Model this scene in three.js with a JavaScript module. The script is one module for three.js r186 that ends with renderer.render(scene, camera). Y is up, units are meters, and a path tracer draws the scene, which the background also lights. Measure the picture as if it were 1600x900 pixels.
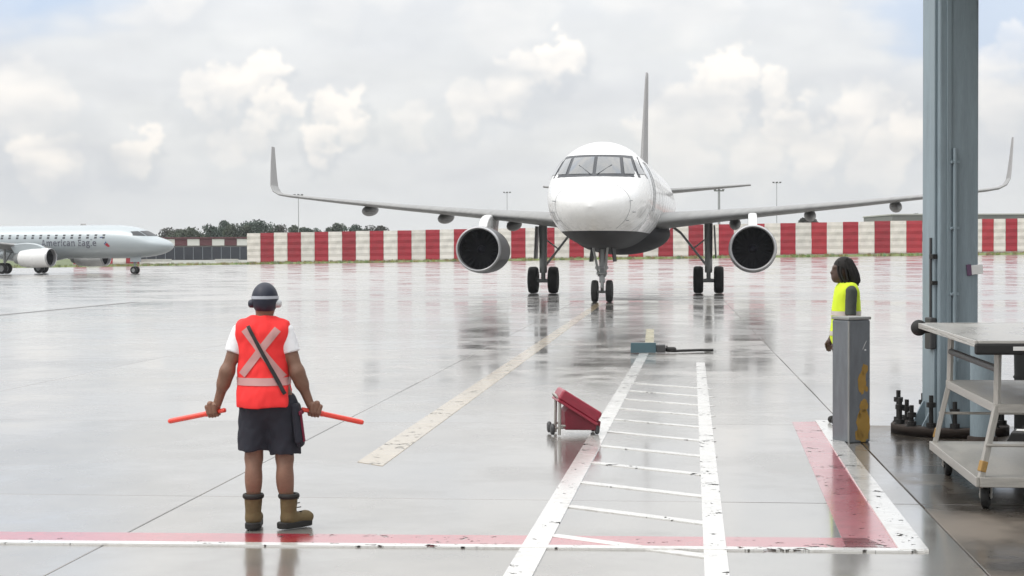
import * as THREE from 'three';
import { mergeGeometries } from 'three/addons/utils/BufferGeometryUtils.js';
import { RoundedBoxGeometry } from 'three/addons/geometries/RoundedBoxGeometry.js';
import { ImprovedNoise } from 'three/addons/math/ImprovedNoise.js';
import { FontLoader } from 'three/addons/loaders/FontLoader.js';
import { TextGeometry } from 'three/addons/geometries/TextGeometry.js';

// ------------------------------------------------------------------ camera, sky, sun, exposure
const scene = new THREE.Scene();
const camera = new THREE.PerspectiveCamera(20.0, 16 / 9, 0.1, 6000);
camera.position.set(0, 1.98, 0);
camera.rotation.order = 'YXZ';
camera.rotation.set(-THREE.MathUtils.degToRad(1.31), 0, -THREE.MathUtils.degToRad(0.22));
scene.add(camera);

const renderer = new THREE.WebGLRenderer({ antialias: true });
renderer.setSize(1024, 576);
renderer.toneMapping = THREE.LinearToneMapping;
renderer.toneMappingExposure = 1.06;
renderer.shadowMap.enabled = true;

let seed = 1234567;
const rnd = () => { seed = (seed * 1664525 + 1013904223) >>> 0; return seed / 4294967296; };
const rr = (a, b) => a + (b - a) * rnd();
const clamp = (x, a = 0, b = 1) => Math.min(b, Math.max(a, x));
const sstep = (a, b, x) => { const t = clamp((x - a) / (b - a)); return t * t * (3 - 2 * t); };
const lerp = (a, b, t) => a + (b - a) * t;
const perlin = new ImprovedNoise();
const fbm = (x, y, z, o = 4, gain = .5) => { let s = 0, a = 0.5; for (let i = 0; i < o; i++) { s += a * perlin.noise(x, y, z + i * 7.3); x *= 2.03; y *= 2.03; z *= 2.03; a *= gain; } return s; };

const SKY = 0.96;                                                    // brightness of the whole sky
{
  const W = 4096, H = 2048, D = new Float32Array(W * H * 4);
  // cumulus heads: azimuth and height in degrees, radius, strength; the rest of the ring goes on in the same way
  const puffs = [];
  const px = (x, y, r, s = 1) => puffs.push([Math.atan((x - 800) / 2550) * 57.2958, (391 - y) / 2550 * 57.2958, r / 50, s]);
  for (const p of [[402, 112, 34], [425, 96, 22], [360, 128, 38, .8], [318, 148, 36, .7], [425, 160, 30], [455, 172, 24, .8], [520, 152, 34], [556, 145, 22], [545, 186, 26], [400, 205, 24, .6], [205, 232, 32], [228, 222, 20],
    [60, 150, 70, .55], [62, 252, 52, .8], [110, 250, 32, .5], [500, 222, 30], [520, 212, 20], [352, 225, 40, .4], [640, 190, 36, .45], [885, 78, 30], [860, 98, 34], [800, 128, 52, .8], [735, 158, 40, .6],
    [1150, 116, 36], [1130, 130, 30], [1210, 134, 36, .9], [1118, 160, 50, .6], [1235, 190, 38], [1215, 200, 26], [1330, 180, 46, .7], [1385, 172, 30, .7], [1420, 215, 34, .8], [1275, 232, 46, .6], [1050, 185, 52, .5], [1000, 205, 34, .5], [1180, 245, 60, .45], [1380, 250, 50, .5], [1060, 250, 60, .35], [1560, 150, 60, .5], [1590, 90, 40, .4]]) px(...p);
  for (let k = 0; k < 420; k++) {
    const az = rr(21, 339), el = 1.5 + 8 * Math.pow(rnd(), 1.3);
    const n = 1 + Math.floor(rnd() * 4);
    for (let i = 0; i < n; i++) puffs.push([az > 180 ? az - 360 : az, el + rr(-.5, .5), rr(.4, 1.4), rr(.35, 1)]);
  }
  for (let k = 0; k < 900; k++) {                                   // higher, larger heads over the whole dome
    const el = 9 + 60 * Math.pow(rnd(), 1.6), az = rr(-180, 180);
    puffs.push([az, el, rr(1, 2.6) * (0.7 + el / 40), rr(.2, .6)]);
  }
  const cellsN = 360, cells = Array.from({ length: cellsN }, () => []);
  for (const p of puffs) {
    const c = Math.max(Math.cos(p[1] / 57.3), .2), w = Math.ceil(p[2] * 1.6 / c) + 1;
    for (let d = -w; d <= w; d++) cells[((Math.floor(p[0]) + 180 + d) % 360 + 360) % 360].push(p);
  }
  const low = [0.735, 0.745, 0.735];
  for (let j = 0; j < H; j++) {
    const el = ((j + 0.5) / H - 0.5) * 180;
    for (let i = 0; i < W; i++) {
      const o = (j * W + i) * 4;
      if (el < -0.6) { D[o] = low[0] * SKY; D[o + 1] = low[1] * SKY; D[o + 2] = low[2] * SKY; D[o + 3] = 1; continue; }
      let az = ((i + 0.5) / W - 0.25) * 360; if (az > 180) az -= 360;
      const ce = Math.cos(el / 57.2958), dx = Math.sin(az / 57.2958) * ce, dz = Math.cos(az / 57.2958) * ce, dy = Math.sin(el / 57.2958);
      // flattened coordinates for layers of stratus, and round ones for the heads
      const n1 = fbm(dx * 5, dy * 22 + 3, dz * 5, 4), n2 = fbm(dx * 22 + 9, dy * 60, dz * 22, 4);
      let r = 0.745 + 0.12 * n1 + 0.1 * n2, g = 0.76 + 0.11 * n1 + 0.095 * n2, b = 0.772 + 0.07 * n1 + 0.085 * n2;
      // thin openings with bluer air in the cloud sheet
      const gap = fbm(dx * 3.2 + 4.1, dy * 9 + 1.7, dz * 3.2 + 2, 3);
      let bl = sstep(.16, .34, gap) * sstep(4, 9, el) * 0.8;
      const a1 = (az + 17.5) / 5.2, e1 = (el - 9.1) / 2.1; bl = Math.max(bl, 1 - sstep(.35, 1.15, Math.hypot(a1, e1) + .5 * n2 + .3 * n1));
      const a2 = (az - 16) / 4.2, e2 = (el - 8.0) / 2.4; bl = Math.max(bl, .8 * (1 - sstep(.5, 1.1, Math.hypot(a2, e2) + .6 * n2)));
      r = lerp(r, .54, bl); g = lerp(g, .635, bl); b = lerp(b, .775, bl);
      // cumulus heads
      const wx = az + 1.15 * fbm(dx * 34, dy * 34, dz * 34, 5, .68), wy = el + 1.15 * fbm(dx * 34 + 31, dy * 34, dz * 34 + 5, 5, .68);
      let hi = 0, under = 0;
      if (el < 80) for (const p of cells[(Math.floor(az) + 360 + 180) % 360]) {
        let da = wx - p[0]; if (da > 180) da -= 360; if (da < -180) da += 360;
        const u = da * ce / p[2], v = (wy - p[1]) / p[2], d = u * u + (v > 0 ? v * v : v * v * .45);
        if (v < .2) under = Math.max(under, p[3] * (1 - sstep(.3, 2.2, u * u * .6 + (v + .9) * (v + .9))) );
        if (d < 1.7) hi = Math.max(hi, p[3] * (1 - sstep(.5, 1.2, d)) * (v > 0 ? 1 : 1 - .5 * Math.min(1, -v)));
      }
      under = clamp(under * (.9 + 1.2 * n2)); r -= .085 * under; g -= .075 * under; b -= .06 * under;     // grey bases of the heads
      hi = clamp(hi * (.85 + 1.6 * n2));
      r += hi * (.97 - r); g += hi * (.94 - g) * .97; b += hi * (.895 - b) * .92;
      const hz = 1 - sstep(0, 3.6, el);                             // pale air low down
      r = lerp(r, .775, .6 * hz); g = lerp(g, .79, .6 * hz); b = lerp(b, .78, .6 * hz);
      const up = 1 + 2 * Math.sin(Math.max(0, el - 3.5) / 57.2958); // an overcast sky is brightest overhead, near three times the horizon
      D[o] = r * up * SKY; D[o + 1] = g * up * SKY; D[o + 2] = b * up * SKY; D[o + 3] = 1;
    }
  }
  const t = new THREE.DataTexture(D, W, H, THREE.RGBAFormat, THREE.FloatType);
  t.mapping = THREE.EquirectangularReflectionMapping; t.magFilter = t.minFilter = THREE.LinearFilter; t.needsUpdate = true;
  scene.background = t; scene.environment = t;
}
const sun = new THREE.DirectionalLight(new THREE.Color(1, .95, .88), 1.2);
sun.position.set(-52, 78, -22); sun.target.position.set(0, 0, -40);
sun.castShadow = true; sun.shadow.radius = 40;
Object.assign(sun.shadow.camera, { left: -90, right: 90, top: 90, bottom: -90, near: 1, far: 300 });
sun.shadow.mapSize.set(2048, 2048);
scene.add(sun, sun.target);

// ------------------------------------------------------------------ helpers
const used = {};
function numbered(n) { const k = used[n] = (used[n] ?? -1) + 1; return k ? n + '_' + String(k).padStart(3, '0') : n; }
function mesh(name, geo, mat, parent, label) {
  const m = new THREE.Mesh(geo, mat); m.name = name; m.castShadow = m.receiveShadow = true;
  if (label) m.userData.label = label;
  parent.add(m); return m;
}
function thing(name, label, category, pos = [0, 0, 0], turn = 0, group) {
  const o = new THREE.Group(); o.name = numbered(name); o.position.set(...pos); o.rotation.y = turn;
  o.userData = { label, category }; if (group) o.userData.group = group;
  scene.add(o); return o;
}
function part(name, parent) { const g = new THREE.Group(); g.name = name; parent.add(g); return g; }
function at(g, x = 0, y = 0, z = 0, rx = 0, ry = 0, rz = 0) {
  const m = new THREE.Matrix4().compose(new THREE.Vector3(x, y, z), new THREE.Quaternion().setFromEuler(new THREE.Euler(rx, ry, rz)), new THREE.Vector3(1, 1, 1));
  return g.applyMatrix4(m);
}
const plain = (g) => { const q = g.index ? g.toNonIndexed() : g; for (const k of Object.keys(q.attributes)) if (!['position', 'normal', 'uv'].includes(k)) q.deleteAttribute(k); if (!q.attributes.uv) q.setAttribute('uv', new THREE.BufferAttribute(new Float32Array(q.attributes.position.count * 2), 2)); return q; };
const merge = (list) => mergeGeometries(list.map(plain), false);
const box = (w, h, d, x = 0, y = 0, z = 0, r = 0.004) => at(new RoundedBoxGeometry(w, h, d, 2, Math.min(r, w / 2.1, h / 2.1, d / 2.1)), x, y, z);
const V = (a) => new THREE.Vector3(...a);
function rod(a, b, r0, r1 = r0, n = 14) {
  const A = V(a), B = V(b), d = B.clone().sub(A), g = new THREE.CylinderGeometry(r1, r0, d.length(), n);
  g.applyQuaternion(new THREE.Quaternion().setFromUnitVectors(new THREE.Vector3(0, 1, 0), d.clone().normalize()));
  return g.translate(...A.add(B).multiplyScalar(.5).toArray());
}
function bar(a, b, w, h) {                                          // rectangular bar, h measured in the upright direction
  const A = V(a), B = V(b), d = B.clone().sub(A), g = new RoundedBoxGeometry(w, h, d.length(), 2, Math.min(w, h) * .12);
  const o = new THREE.Object3D(); o.position.copy(A.clone().add(B).multiplyScalar(.5)); o.lookAt(B); o.updateMatrix();
  return g.applyMatrix4(o.matrix);
}
const tube = (pts, r, n = 24, k = 8) => new THREE.TubeGeometry(new THREE.CatmullRomCurve3(pts.map(V)), n, r, k);
const lathe = (pts, n = 40) => new THREE.LatheGeometry(pts.map((p) => new THREE.Vector2(...p)), n);

// tileable noise for textures
function noiseGrid(n, period, octaves, seed0, gain = .5) {
  const out = new Float32Array(n * n); let amp = 1, per = period, tot = 0;
  for (let o = 0; o < octaves; o++) {
    const p = per, t = new Float32Array(p * p); let s = (seed0 + o * 9176 + 1) >>> 0;
    for (let i = 0; i < t.length; i++) { s = (s * 1664525 + 1013904223) >>> 0; t[i] = s / 4294967296; }
    for (let y = 0; y < n; y++) {
      const fy = y / n * p, y0 = Math.floor(fy), ty = fy - y0, sy = ty * ty * (3 - 2 * ty), r0 = (y0 % p) * p, r1 = ((y0 + 1) % p) * p;
      for (let x = 0; x < n; x++) {
        const fx = x / n * p, x0 = Math.floor(fx), tx = fx - x0, sx = tx * tx * (3 - 2 * tx), a = x0 % p, b = (x0 + 1) % p;
        out[y * n + x] += amp * lerp(lerp(t[r0 + a], t[r0 + b], sx), lerp(t[r1 + a], t[r1 + b], sx), sy);
      }
    }
    tot += amp; amp *= gain; per *= 2;
  }
  for (let i = 0; i < out.length; i++) out[i] /= tot;
  return out;
}
function texture(n, fn, srgb = false) {
  const d = new Uint8Array(n * n * 4);
  for (let i = 0; i < n * n; i++) { const c = fn(i); for (let k = 0; k < 3; k++) d[i * 4 + k] = clamp(Array.isArray(c) ? c[k] : c) * 255; d[i * 4 + 3] = 255; }
  const t = new THREE.DataTexture(d, n, n); t.wrapS = t.wrapT = THREE.RepeatWrapping; t.magFilter = THREE.LinearFilter; t.minFilter = THREE.LinearMipmapLinearFilter; t.generateMipmaps = true;
  if (srgb) t.colorSpace = THREE.SRGBColorSpace; t.needsUpdate = true; return t;
}
const toS = (l) => l <= .0031308 ? 12.92 * l : 1.055 * Math.pow(l, 1 / 2.4) - .055;
const lin = (r, g, b) => new THREE.Color().setRGB(r, g, b);
const std = (c, roughness = .6, metalness = 0, more = {}) => new THREE.MeshStandardMaterial({ color: c, roughness, metalness, ...more });

const nA = noiseGrid(1024, 6, 7, 11), nB = noiseGrid(1024, 4, 4, 77), nC = noiseGrid(1024, 64, 4, 401, .65), nD = noiseGrid(1024, 16, 5, 909);
const grime = texture(512, (i) => { const y = Math.floor(i / 512) * 2, x = i % 512 * 2, k = y * 1024 + x; const v = .78 + .34 * (nA[k] - .5) + .2 * (nC[k] - .5); return [toS(v), toS(v * .985), toS(v * .96)]; }, true);
const paintBump = texture(512, (i) => { const k = Math.floor(i / 512) * 2 * 1024 + i % 512 * 2; return nC[k] * .5 + nA[k] * .5; });
const roughMap = texture(512, (i) => { const k = Math.floor(i / 512) * 2 * 1024 + i % 512 * 2; return .75 + .5 * (nA[k] - .5); });

// ------------------------------------------------------------------ ground: apron of concrete slabs, grass field
const groundY = (x, z) => { const far = clamp((-z - 95) / 110, 0, 1.4); return far * far * (3 - 2 * Math.min(far, 1)) * clamp(.37 + (x + 33.5) / 82 * .97, .05, 1.6) / (far > 1 ? far * far : 1); };
const wetMaps = (kind) => {
  const film = (i) => { const k = (i + kind * 300 * 1024 + kind * 170) % (1024 * 1024); return sstep(.4, .6, .45 * nD[k] + .35 * nA[k] + .2 * nC[k]); };   // 1 = standing water, 0 = only damp
  return {
    map: texture(1024, (i) => { const v = (.215 + .12 * (nD[i] - .5) + .12 * (nC[i] - .5) + .07 * (nB[i] - .5)) * lerp(1, .84, film(i)); return [toS(v), toS(v * .94), toS(v * .865)]; }, true),
    roughnessMap: texture(1024, (i) => .3 - .14 * film(i) + .1 * (nC[i] - .5)),
    clearcoatMap: texture(1024, (i) => .8 + .2 * film(i)),
    clearcoatRoughnessMap: texture(1024, (i) => .17 - .08 * film(i) + .08 * (nC[i] - .5)),
    bumpMap: texture(1024, (i) => .5 + .5 * (nB[i] - .5) + .3 * (nD[i] - .5) + .3 * (nC[i] - .5) * (1 - .6 * film(i))),
  };
};
const apronMats = [0, 1].flatMap((k) => {
  const maps = wetMaps(k);
  return [[1, 1, 1], [.88, .88, .87], [1.1, 1.09, 1.06]].map((c) => new THREE.MeshPhysicalMaterial({ color: lin(...c), roughness: 1, ior: 1.8, ...maps, bumpScale: .004, clearcoat: 1, clearcoatRoughness: 1 }));
});
const taxiway = apronMats[0].clone(); taxiway.color.setRGB(1.1, 1.1, 1.1); taxiway.roughness = 1.15; taxiway.clearcoatRoughness = 1.45; taxiway.bumpScale = .009;   // rougher, draining surface further out
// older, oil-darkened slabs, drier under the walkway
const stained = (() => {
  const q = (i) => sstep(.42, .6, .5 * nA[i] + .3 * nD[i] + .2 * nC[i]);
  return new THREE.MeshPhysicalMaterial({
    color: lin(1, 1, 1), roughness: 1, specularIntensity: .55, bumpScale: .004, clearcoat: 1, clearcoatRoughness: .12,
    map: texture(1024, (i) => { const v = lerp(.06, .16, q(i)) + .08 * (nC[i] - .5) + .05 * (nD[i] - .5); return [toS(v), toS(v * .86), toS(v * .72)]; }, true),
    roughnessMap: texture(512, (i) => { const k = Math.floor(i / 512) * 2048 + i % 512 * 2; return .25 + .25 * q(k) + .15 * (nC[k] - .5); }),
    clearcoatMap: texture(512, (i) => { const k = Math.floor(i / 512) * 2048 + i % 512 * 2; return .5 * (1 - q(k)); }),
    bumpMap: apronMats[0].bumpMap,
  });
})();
const TILE = 26;
const apron = new THREE.Group(); apron.name = 'apron'; apron.userData = { kind: 'structure', label: 'wet concrete airport apron laid in large slabs' }; scene.add(apron);
const gridTurn = Math.atan(.1);                                     // the slabs run with the white lines
const gu = [Math.cos(gridTurn), Math.sin(gridTurn)], gv = [Math.sin(gridTurn), -Math.cos(gridTurn)];
const g0 = [-2.55, -13.2];
const gp = (u, v) => [g0[0] + u * gu[0] + v * gv[0], g0[1] + u * gu[1] + v * gv[1]];
const SL = 5.74;
{
  const slab = (u0, v0) => {                                        // top, chamfer and sides of one slab, uv in metres
    const gap = .006, ch = .005, P = [], I = [], U = [];
    const ring = (ins, y) => [[u0 + ins, v0 + ins], [u0 + SL - ins, v0 + ins], [u0 + SL - ins, v0 + SL - ins], [u0 + ins, v0 + SL - ins]].forEach(([u, v]) => { const [x, z] = gp(u, v); P.push(x, y, z); U.push(x / TILE, z / TILE); });
    ring(gap + ch, 0); ring(gap + ch, 0); ring(gap, -ch); ring(gap, -ch); ring(gap, -.05);
    I.push(0, 1, 2, 0, 2, 3);
    for (const [a, b] of [[4, 8], [12, 16]]) for (let k = 0; k < 4; k++) { const n = (k + 1) % 4; I.push(a + k, b + k, b + n, a + k, b + n, a + n); }
    const g = new THREE.BufferGeometry(); g.setAttribute('position', new THREE.Float32BufferAttribute(P, 3)); g.setAttribute('uv', new THREE.Float32BufferAttribute(U, 2)); g.setIndex(I); g.computeVertexNormals();
    return g;
  };
  for (let j = -2; j < 9; j++) for (let i = -3; i < 6; i++) {
    const [cx, cz] = gp((i + .5) * SL, (j + .5) * SL);
    if (Math.abs(cx) > 6 + .36 * Math.max(0, -cz)) continue;
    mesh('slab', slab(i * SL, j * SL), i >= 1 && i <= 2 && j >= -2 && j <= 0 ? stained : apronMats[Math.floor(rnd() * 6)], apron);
  }
  // sealant bed under the joints
  const bed = new THREE.PlaneGeometry(1, 1); bed.rotateX(-Math.PI / 2);
  const [bx, bz] = gp(1.5 * SL, 3.5 * SL);
  const b = mesh('joint_sealant', bed, std(lin(.07, .066, .062), .5), apron); b.scale.set(9 * SL + 1, 1, 11 * SL + 1); b.rotation.y = -gridTurn; b.position.set(bx, -.012, bz);
  // the far and outer apron as one sheet with a hole where the slabs lie
  const P = [], U = [], I = []; const nx = 64, nz = 64;
  const X = (i) => -150 + 320 * i / nx, Z = (j) => 40 - 250 * j / nz;
  const inside = (x, z) => { const u = (x - g0[0]) * gu[0] + (z - g0[1]) * gu[1], v = (x - g0[0]) * gv[0] + (z - g0[1]) * gv[1]; return u > -3 * SL + 6 && u < 6 * SL - 6 && v > -2 * SL + 6 && v < 9 * SL - 6; };
  for (let j = 0; j <= nz; j++) for (let i = 0; i <= nx; i++) { P.push(X(i), groundY(X(i), Z(j)) - .06, Z(j)); U.push(X(i) / TILE, Z(j) / TILE); }
  for (let j = 0; j < nz; j++) for (let i = 0; i < nx; i++) { const a = j * (nx + 1) + i, b = a + 1, c = a + nx + 1, d = c + 1; I.push(a, b, d, a, d, c); }
  const g = new THREE.BufferGeometry(); g.setAttribute('position', new THREE.Float32BufferAttribute(P, 3)); g.setAttribute('uv', new THREE.Float32BufferAttribute(U, 2)); g.setIndex(I); g.computeVertexNormals();
  // raise the sheet to slab level beyond the slabs
  const pos = g.attributes.position; for (let k = 0; k < pos.count; k++) { const x = pos.getX(k), z = pos.getZ(k), u = (x - g0[0]) * gu[0] + (z - g0[1]) * gu[1], v = (x - g0[0]) * gv[0] + (z - g0[1]) * gv[1]; if (u < -3 * SL || u > 6 * SL || v < -2 * SL || v > 9 * SL) pos.setY(k, pos.getY(k) + .055); }
  g.computeVertexNormals();
  mesh('far_apron', g, taxiway, apron);
}
{ // grass field reaching the horizon
  const g = new THREE.PlaneGeometry(6000, 6000, 60, 60); g.rotateX(-Math.PI / 2); g.translate(0, -.35, -2400);
  const p = g.attributes.position; for (let k = 0; k < p.count; k++) { const z = p.getZ(k), x = p.getX(k); if (z < -300) p.setY(k, .3 + clamp(.4 + (x + 33) / 82, 0, 1.2) * .5); }
  g.computeVertexNormals(); const uv = g.attributes.uv; for (let k = 0; k < uv.count; k++) uv.setXY(k, p.getX(k) / 9, p.getZ(k) / 9);
  const m = mesh('grass_field', g, std(lin(.5, .62, .3), 1, 0, { map: texture(512, (i) => { const k = Math.floor(i / 512) * 2048 + i % 512 * 2; const v = .22 + .3 * (nA[k] - .5) + .25 * (nC[k] - .5); return [toS(v), toS(v), toS(v * .9)]; }, true) }), scene);
  m.userData = { kind: 'structure', label: 'mown grass field beyond the apron' };
}

// ------------------------------------------------------------------ painted markings, 4 mm sheets
const chips = (c) => texture(1024, (i) => sstep(c - .035, c + .02, .45 * nC[i] + .35 * nD[i] + .2 * nA[i]));
const chipLight = chips(.37), chipMid = chips(.43), chipHeavy = chips(.492);
const dirtMap = texture(512, (i) => { const k = Math.floor(i / 512) * 2048 + i % 512 * 2; const w = sstep(.5, .72, .55 * nC[k] + .45 * nA[k]) * .5, v = .93 + .2 * (nD[k] - .5); return [lerp(v, .5, w), lerp(v, .47, w), lerp(v, .44, w)].map(toS); }, true);
const markRough = texture(256, (i) => { const k = Math.floor(i / 256) * 4096 + i % 256 * 4; return .28 + .3 * (nA[k] - .5); });
const wear = (r, g, b, chip = chipLight) => new THREE.MeshPhysicalMaterial({ color: lin(r, g, b), roughness: 1, ior: 1.8, clearcoat: 1, clearcoatRoughness: .14, map: dirtMap, roughnessMap: markRough, alphaMap: chip, transparent: true });
const M = {
  whiteMark: wear(.78, .77, .74), redMark: wear(.44, .02, .045), yellowMark: wear(.46, .36, .22),
};
function marking(name, label, pts, mat, y = .004, category = 'marking', group) {      // convex polygon on the ground, in metres
  const P = [], N = [], U = [], I = [], n = 12, [a, b, c, d] = pts;                     // a quad, split along its length, with edges down to the concrete
  const add = (x, h, z, nx, ny, nz) => { P.push(x, h, z); N.push(nx, ny, nz); U.push(x / 3, z / 3); return P.length / 3 - 1; };
  const tri = (i, j, k, nx, ny, nz) => { const q = (i) => V([P[i * 3], P[i * 3 + 1], P[i * 3 + 2]]), f = new THREE.Vector3().crossVectors(q(j).sub(q(i)), q(k).sub(q(i))); f.dot(V([nx, ny, nz])) >= 0 ? I.push(i, j, k) : I.push(i, k, j); };
  const lo = (t) => [lerp(a[0], d[0], t), lerp(a[1], d[1], t)], hi = (t) => [lerp(b[0], c[0], t), lerp(b[1], c[1], t)];
  const quad = (p, q, r, s, nx, ny, nz) => { const w = [p, q, r, s].map((e) => add(...e, nx, ny, nz)); tri(w[0], w[1], w[2], nx, ny, nz); tri(w[0], w[2], w[3], nx, ny, nz); };
  const ox = a[0] - b[0], oz = a[1] - b[1], ol = Math.hypot(ox, oz), ux = d[0] - a[0], uz = d[1] - a[1], ul = Math.hypot(ux, uz), yb = -.002;
  for (let k = 0; k < n; k++) {
    const p = lo(k / n), q = hi(k / n), r = hi((k + 1) / n), s = lo((k + 1) / n);
    quad([p[0], y, p[1]], [q[0], y, q[1]], [r[0], y, r[1]], [s[0], y, s[1]], 0, 1, 0);
    quad([p[0], y, p[1]], [s[0], y, s[1]], [s[0], yb, s[1]], [p[0], yb, p[1]], ox / ol, 0, oz / ol);
    quad([q[0], y, q[1]], [r[0], y, r[1]], [r[0], yb, r[1]], [q[0], yb, q[1]], -ox / ol, 0, -oz / ol);
  }
  quad([a[0], y, a[1]], [b[0], y, b[1]], [b[0], yb, b[1]], [a[0], yb, a[1]], -ux / ul, 0, -uz / ul);
  quad([d[0], y, d[1]], [c[0], y, c[1]], [c[0], yb, c[1]], [d[0], yb, d[1]], ux / ul, 0, uz / ul);
  const g = new THREE.BufferGeometry(); g.setAttribute('position', new THREE.Float32BufferAttribute(P, 3)); g.setAttribute('normal', new THREE.Float32BufferAttribute(N, 3)); g.setAttribute('uv', new THREE.Float32BufferAttribute(U, 2)); g.setIndex(I);
  const m = mesh(numbered(name), g, mat, scene); m.userData = { kind: 'structure', label, category }; if (group) m.userData.group = group;
  return m;
}
const strip = (x0, z0, x1, z1, w) => { const l = Math.hypot(x1 - x0, z1 - z0), nx = (z1 - z0) / l * w / 2, nz = -(x1 - x0) / l * w / 2; return [[x0 - nx, z0 - nz], [x0 + nx, z0 + nz], [x1 + nx, z1 + nz], [x1 - nx, z1 - nz]]; };
marking('painted_line', 'wide white line running from the front edge past the red box', strip(-.32, -6.9, 2.52, -31.2, .175), M.whiteMark, .009);
marking('painted_line', 'wide white line right of the hatched lane', strip(.9, -6.8, 3.3, -28.6, .15), M.whiteMark, .009);
marking('painted_line', 'short pale yellow line end behind the teal chock', strip(2.7, -32.2, 3.45, -40.8, .19), wear(.75, .66, .36), .01);
for (let k = 0; k < 11; k++) {
  const z = -11.3 - 1.3 * k, x = .03 + .1165 * (-z - 9.89);
  marking('hatch_line', 'thin white rung across the lane between the two white lines', strip(x + .08, z, x + 1.12, z + .85 + k * .03, .11), M.whiteMark, .006, 'marking', 'white rungs of the hatched lane');
}
marking('boundary_line', 'thin white boundary line crossing the whole foreground', strip(-9, -11.5, 2.69, -10.66, .1), M.whiteMark, .012);
marking('boundary_band', 'red band along the white boundary line in the foreground', [[-9, -11.45], [2.5, -10.72], [2.42, -11.15], [-9, -11.88]], M.redMark, .003);
marking('boundary_line', 'white diagonal boundary line leading from the corner to the bollard', [[2.53, -10.66], [2.72, -10.64], [3.63, -18.75], [3.49, -18.8]], M.whiteMark, .015);
marking('boundary_band', 'red band left of the diagonal white boundary line', [[2.2, -10.72], [2.55, -10.72], [3.51, -18.75], [3.21, -18.7]], M.redMark, .003);
marking('lead_in_line', 'faint yellow lead-in line running to the airliner nose wheel', [[-1.46, -15.3], [-1.2, -15.0], [3.5, -62.0], [3.25, -62.0]], M.yellowMark, .003);

// ------------------------------------------------------------------ aircraft
function pchip(xs, ys) {
  const n = xs.length, d = [], m = [];
  for (let i = 0; i < n - 1; i++) d.push((ys[i + 1] - ys[i]) / (xs[i + 1] - xs[i]));
  for (let i = 0; i < n; i++) m.push(i === 0 ? d[0] : i === n - 1 ? d[n - 2] : d[i - 1] * d[i] <= 0 ? 0 : 2 / (1 / d[i - 1] + 1 / d[i]));
  return (x) => {
    if (x <= xs[0]) return ys[0]; if (x >= xs[n - 1]) return ys[n - 1];
    let i = 0; while (x > xs[i + 1]) i++;
    const h = xs[i + 1] - xs[i], t = (x - xs[i]) / h, t2 = t * t, t3 = t2 * t;
    return (2 * t3 - 3 * t2 + 1) * ys[i] + (t3 - 2 * t2 + t) * h * m[i] + (-2 * t3 + 3 * t2) * ys[i + 1] + (t3 - t2) * h * m[i + 1];
  };
}
function gridGeo(rows) {                                            // rows of points -> smooth surface
  const P = [], I = [], U = [], n = rows[0].length;
  rows.forEach((r, j) => r.forEach((p, i) => { P.push(...p); U.push(p[0] + p[2] * .5, p[1] + p[2] * .5); if (j && i) { const a = (j - 1) * n + i - 1, b = a + 1, c = j * n + i - 1, d = c + 1; I.push(a, b, d, a, d, c); } }));
  const g = new THREE.BufferGeometry(); g.setAttribute('position', new THREE.Float32BufferAttribute(P, 3)); g.setAttribute('uv', new THREE.Float32BufferAttribute(U, 2)); g.setIndex(I); g.computeVertexNormals();
  return g;
}
const air = {
  white: new THREE.MeshPhysicalMaterial({ color: lin(.72, .72, .715), roughness: .38, clearcoat: .5, clearcoatRoughness: .12, roughnessMap: roughMap }),
  silver: new THREE.MeshPhysicalMaterial({ color: lin(.36, .4, .42), roughness: .45, metalness: .25, clearcoat: .4, clearcoatRoughness: .15 }),
  black: std(lin(.01, .011, .014), .62),
  grey: std(lin(.3, .31, .32), .45), darkGrey: std(lin(.13, .13, .135), .5), finGrey: std(lin(.24, .235, .235), .5), wingLow: std(lin(.3, .305, .31), .5, 0, { map: grime }),
  lip: std(lin(.42, .42, .43), .4, .6), strut: std(lin(.3, .31, .31), .45, .3),
  rubber: std(lin(.014, .014, .014), .75), glass: new THREE.MeshPhysicalMaterial({ color: lin(.07, .075, .08), roughness: .12, clearcoat: 1, clearcoatRoughness: .04, ior: 1.7 }),
  frame: std(lin(.03, .033, .04), .45), duct: std(lin(.01, .01, .012), .7), fan: std(lin(.005, .005, .008), .7), hub: std(lin(.012, .012, .02), .6), dimGlass: std(lin(.02, .022, .026), .35),
};
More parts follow.
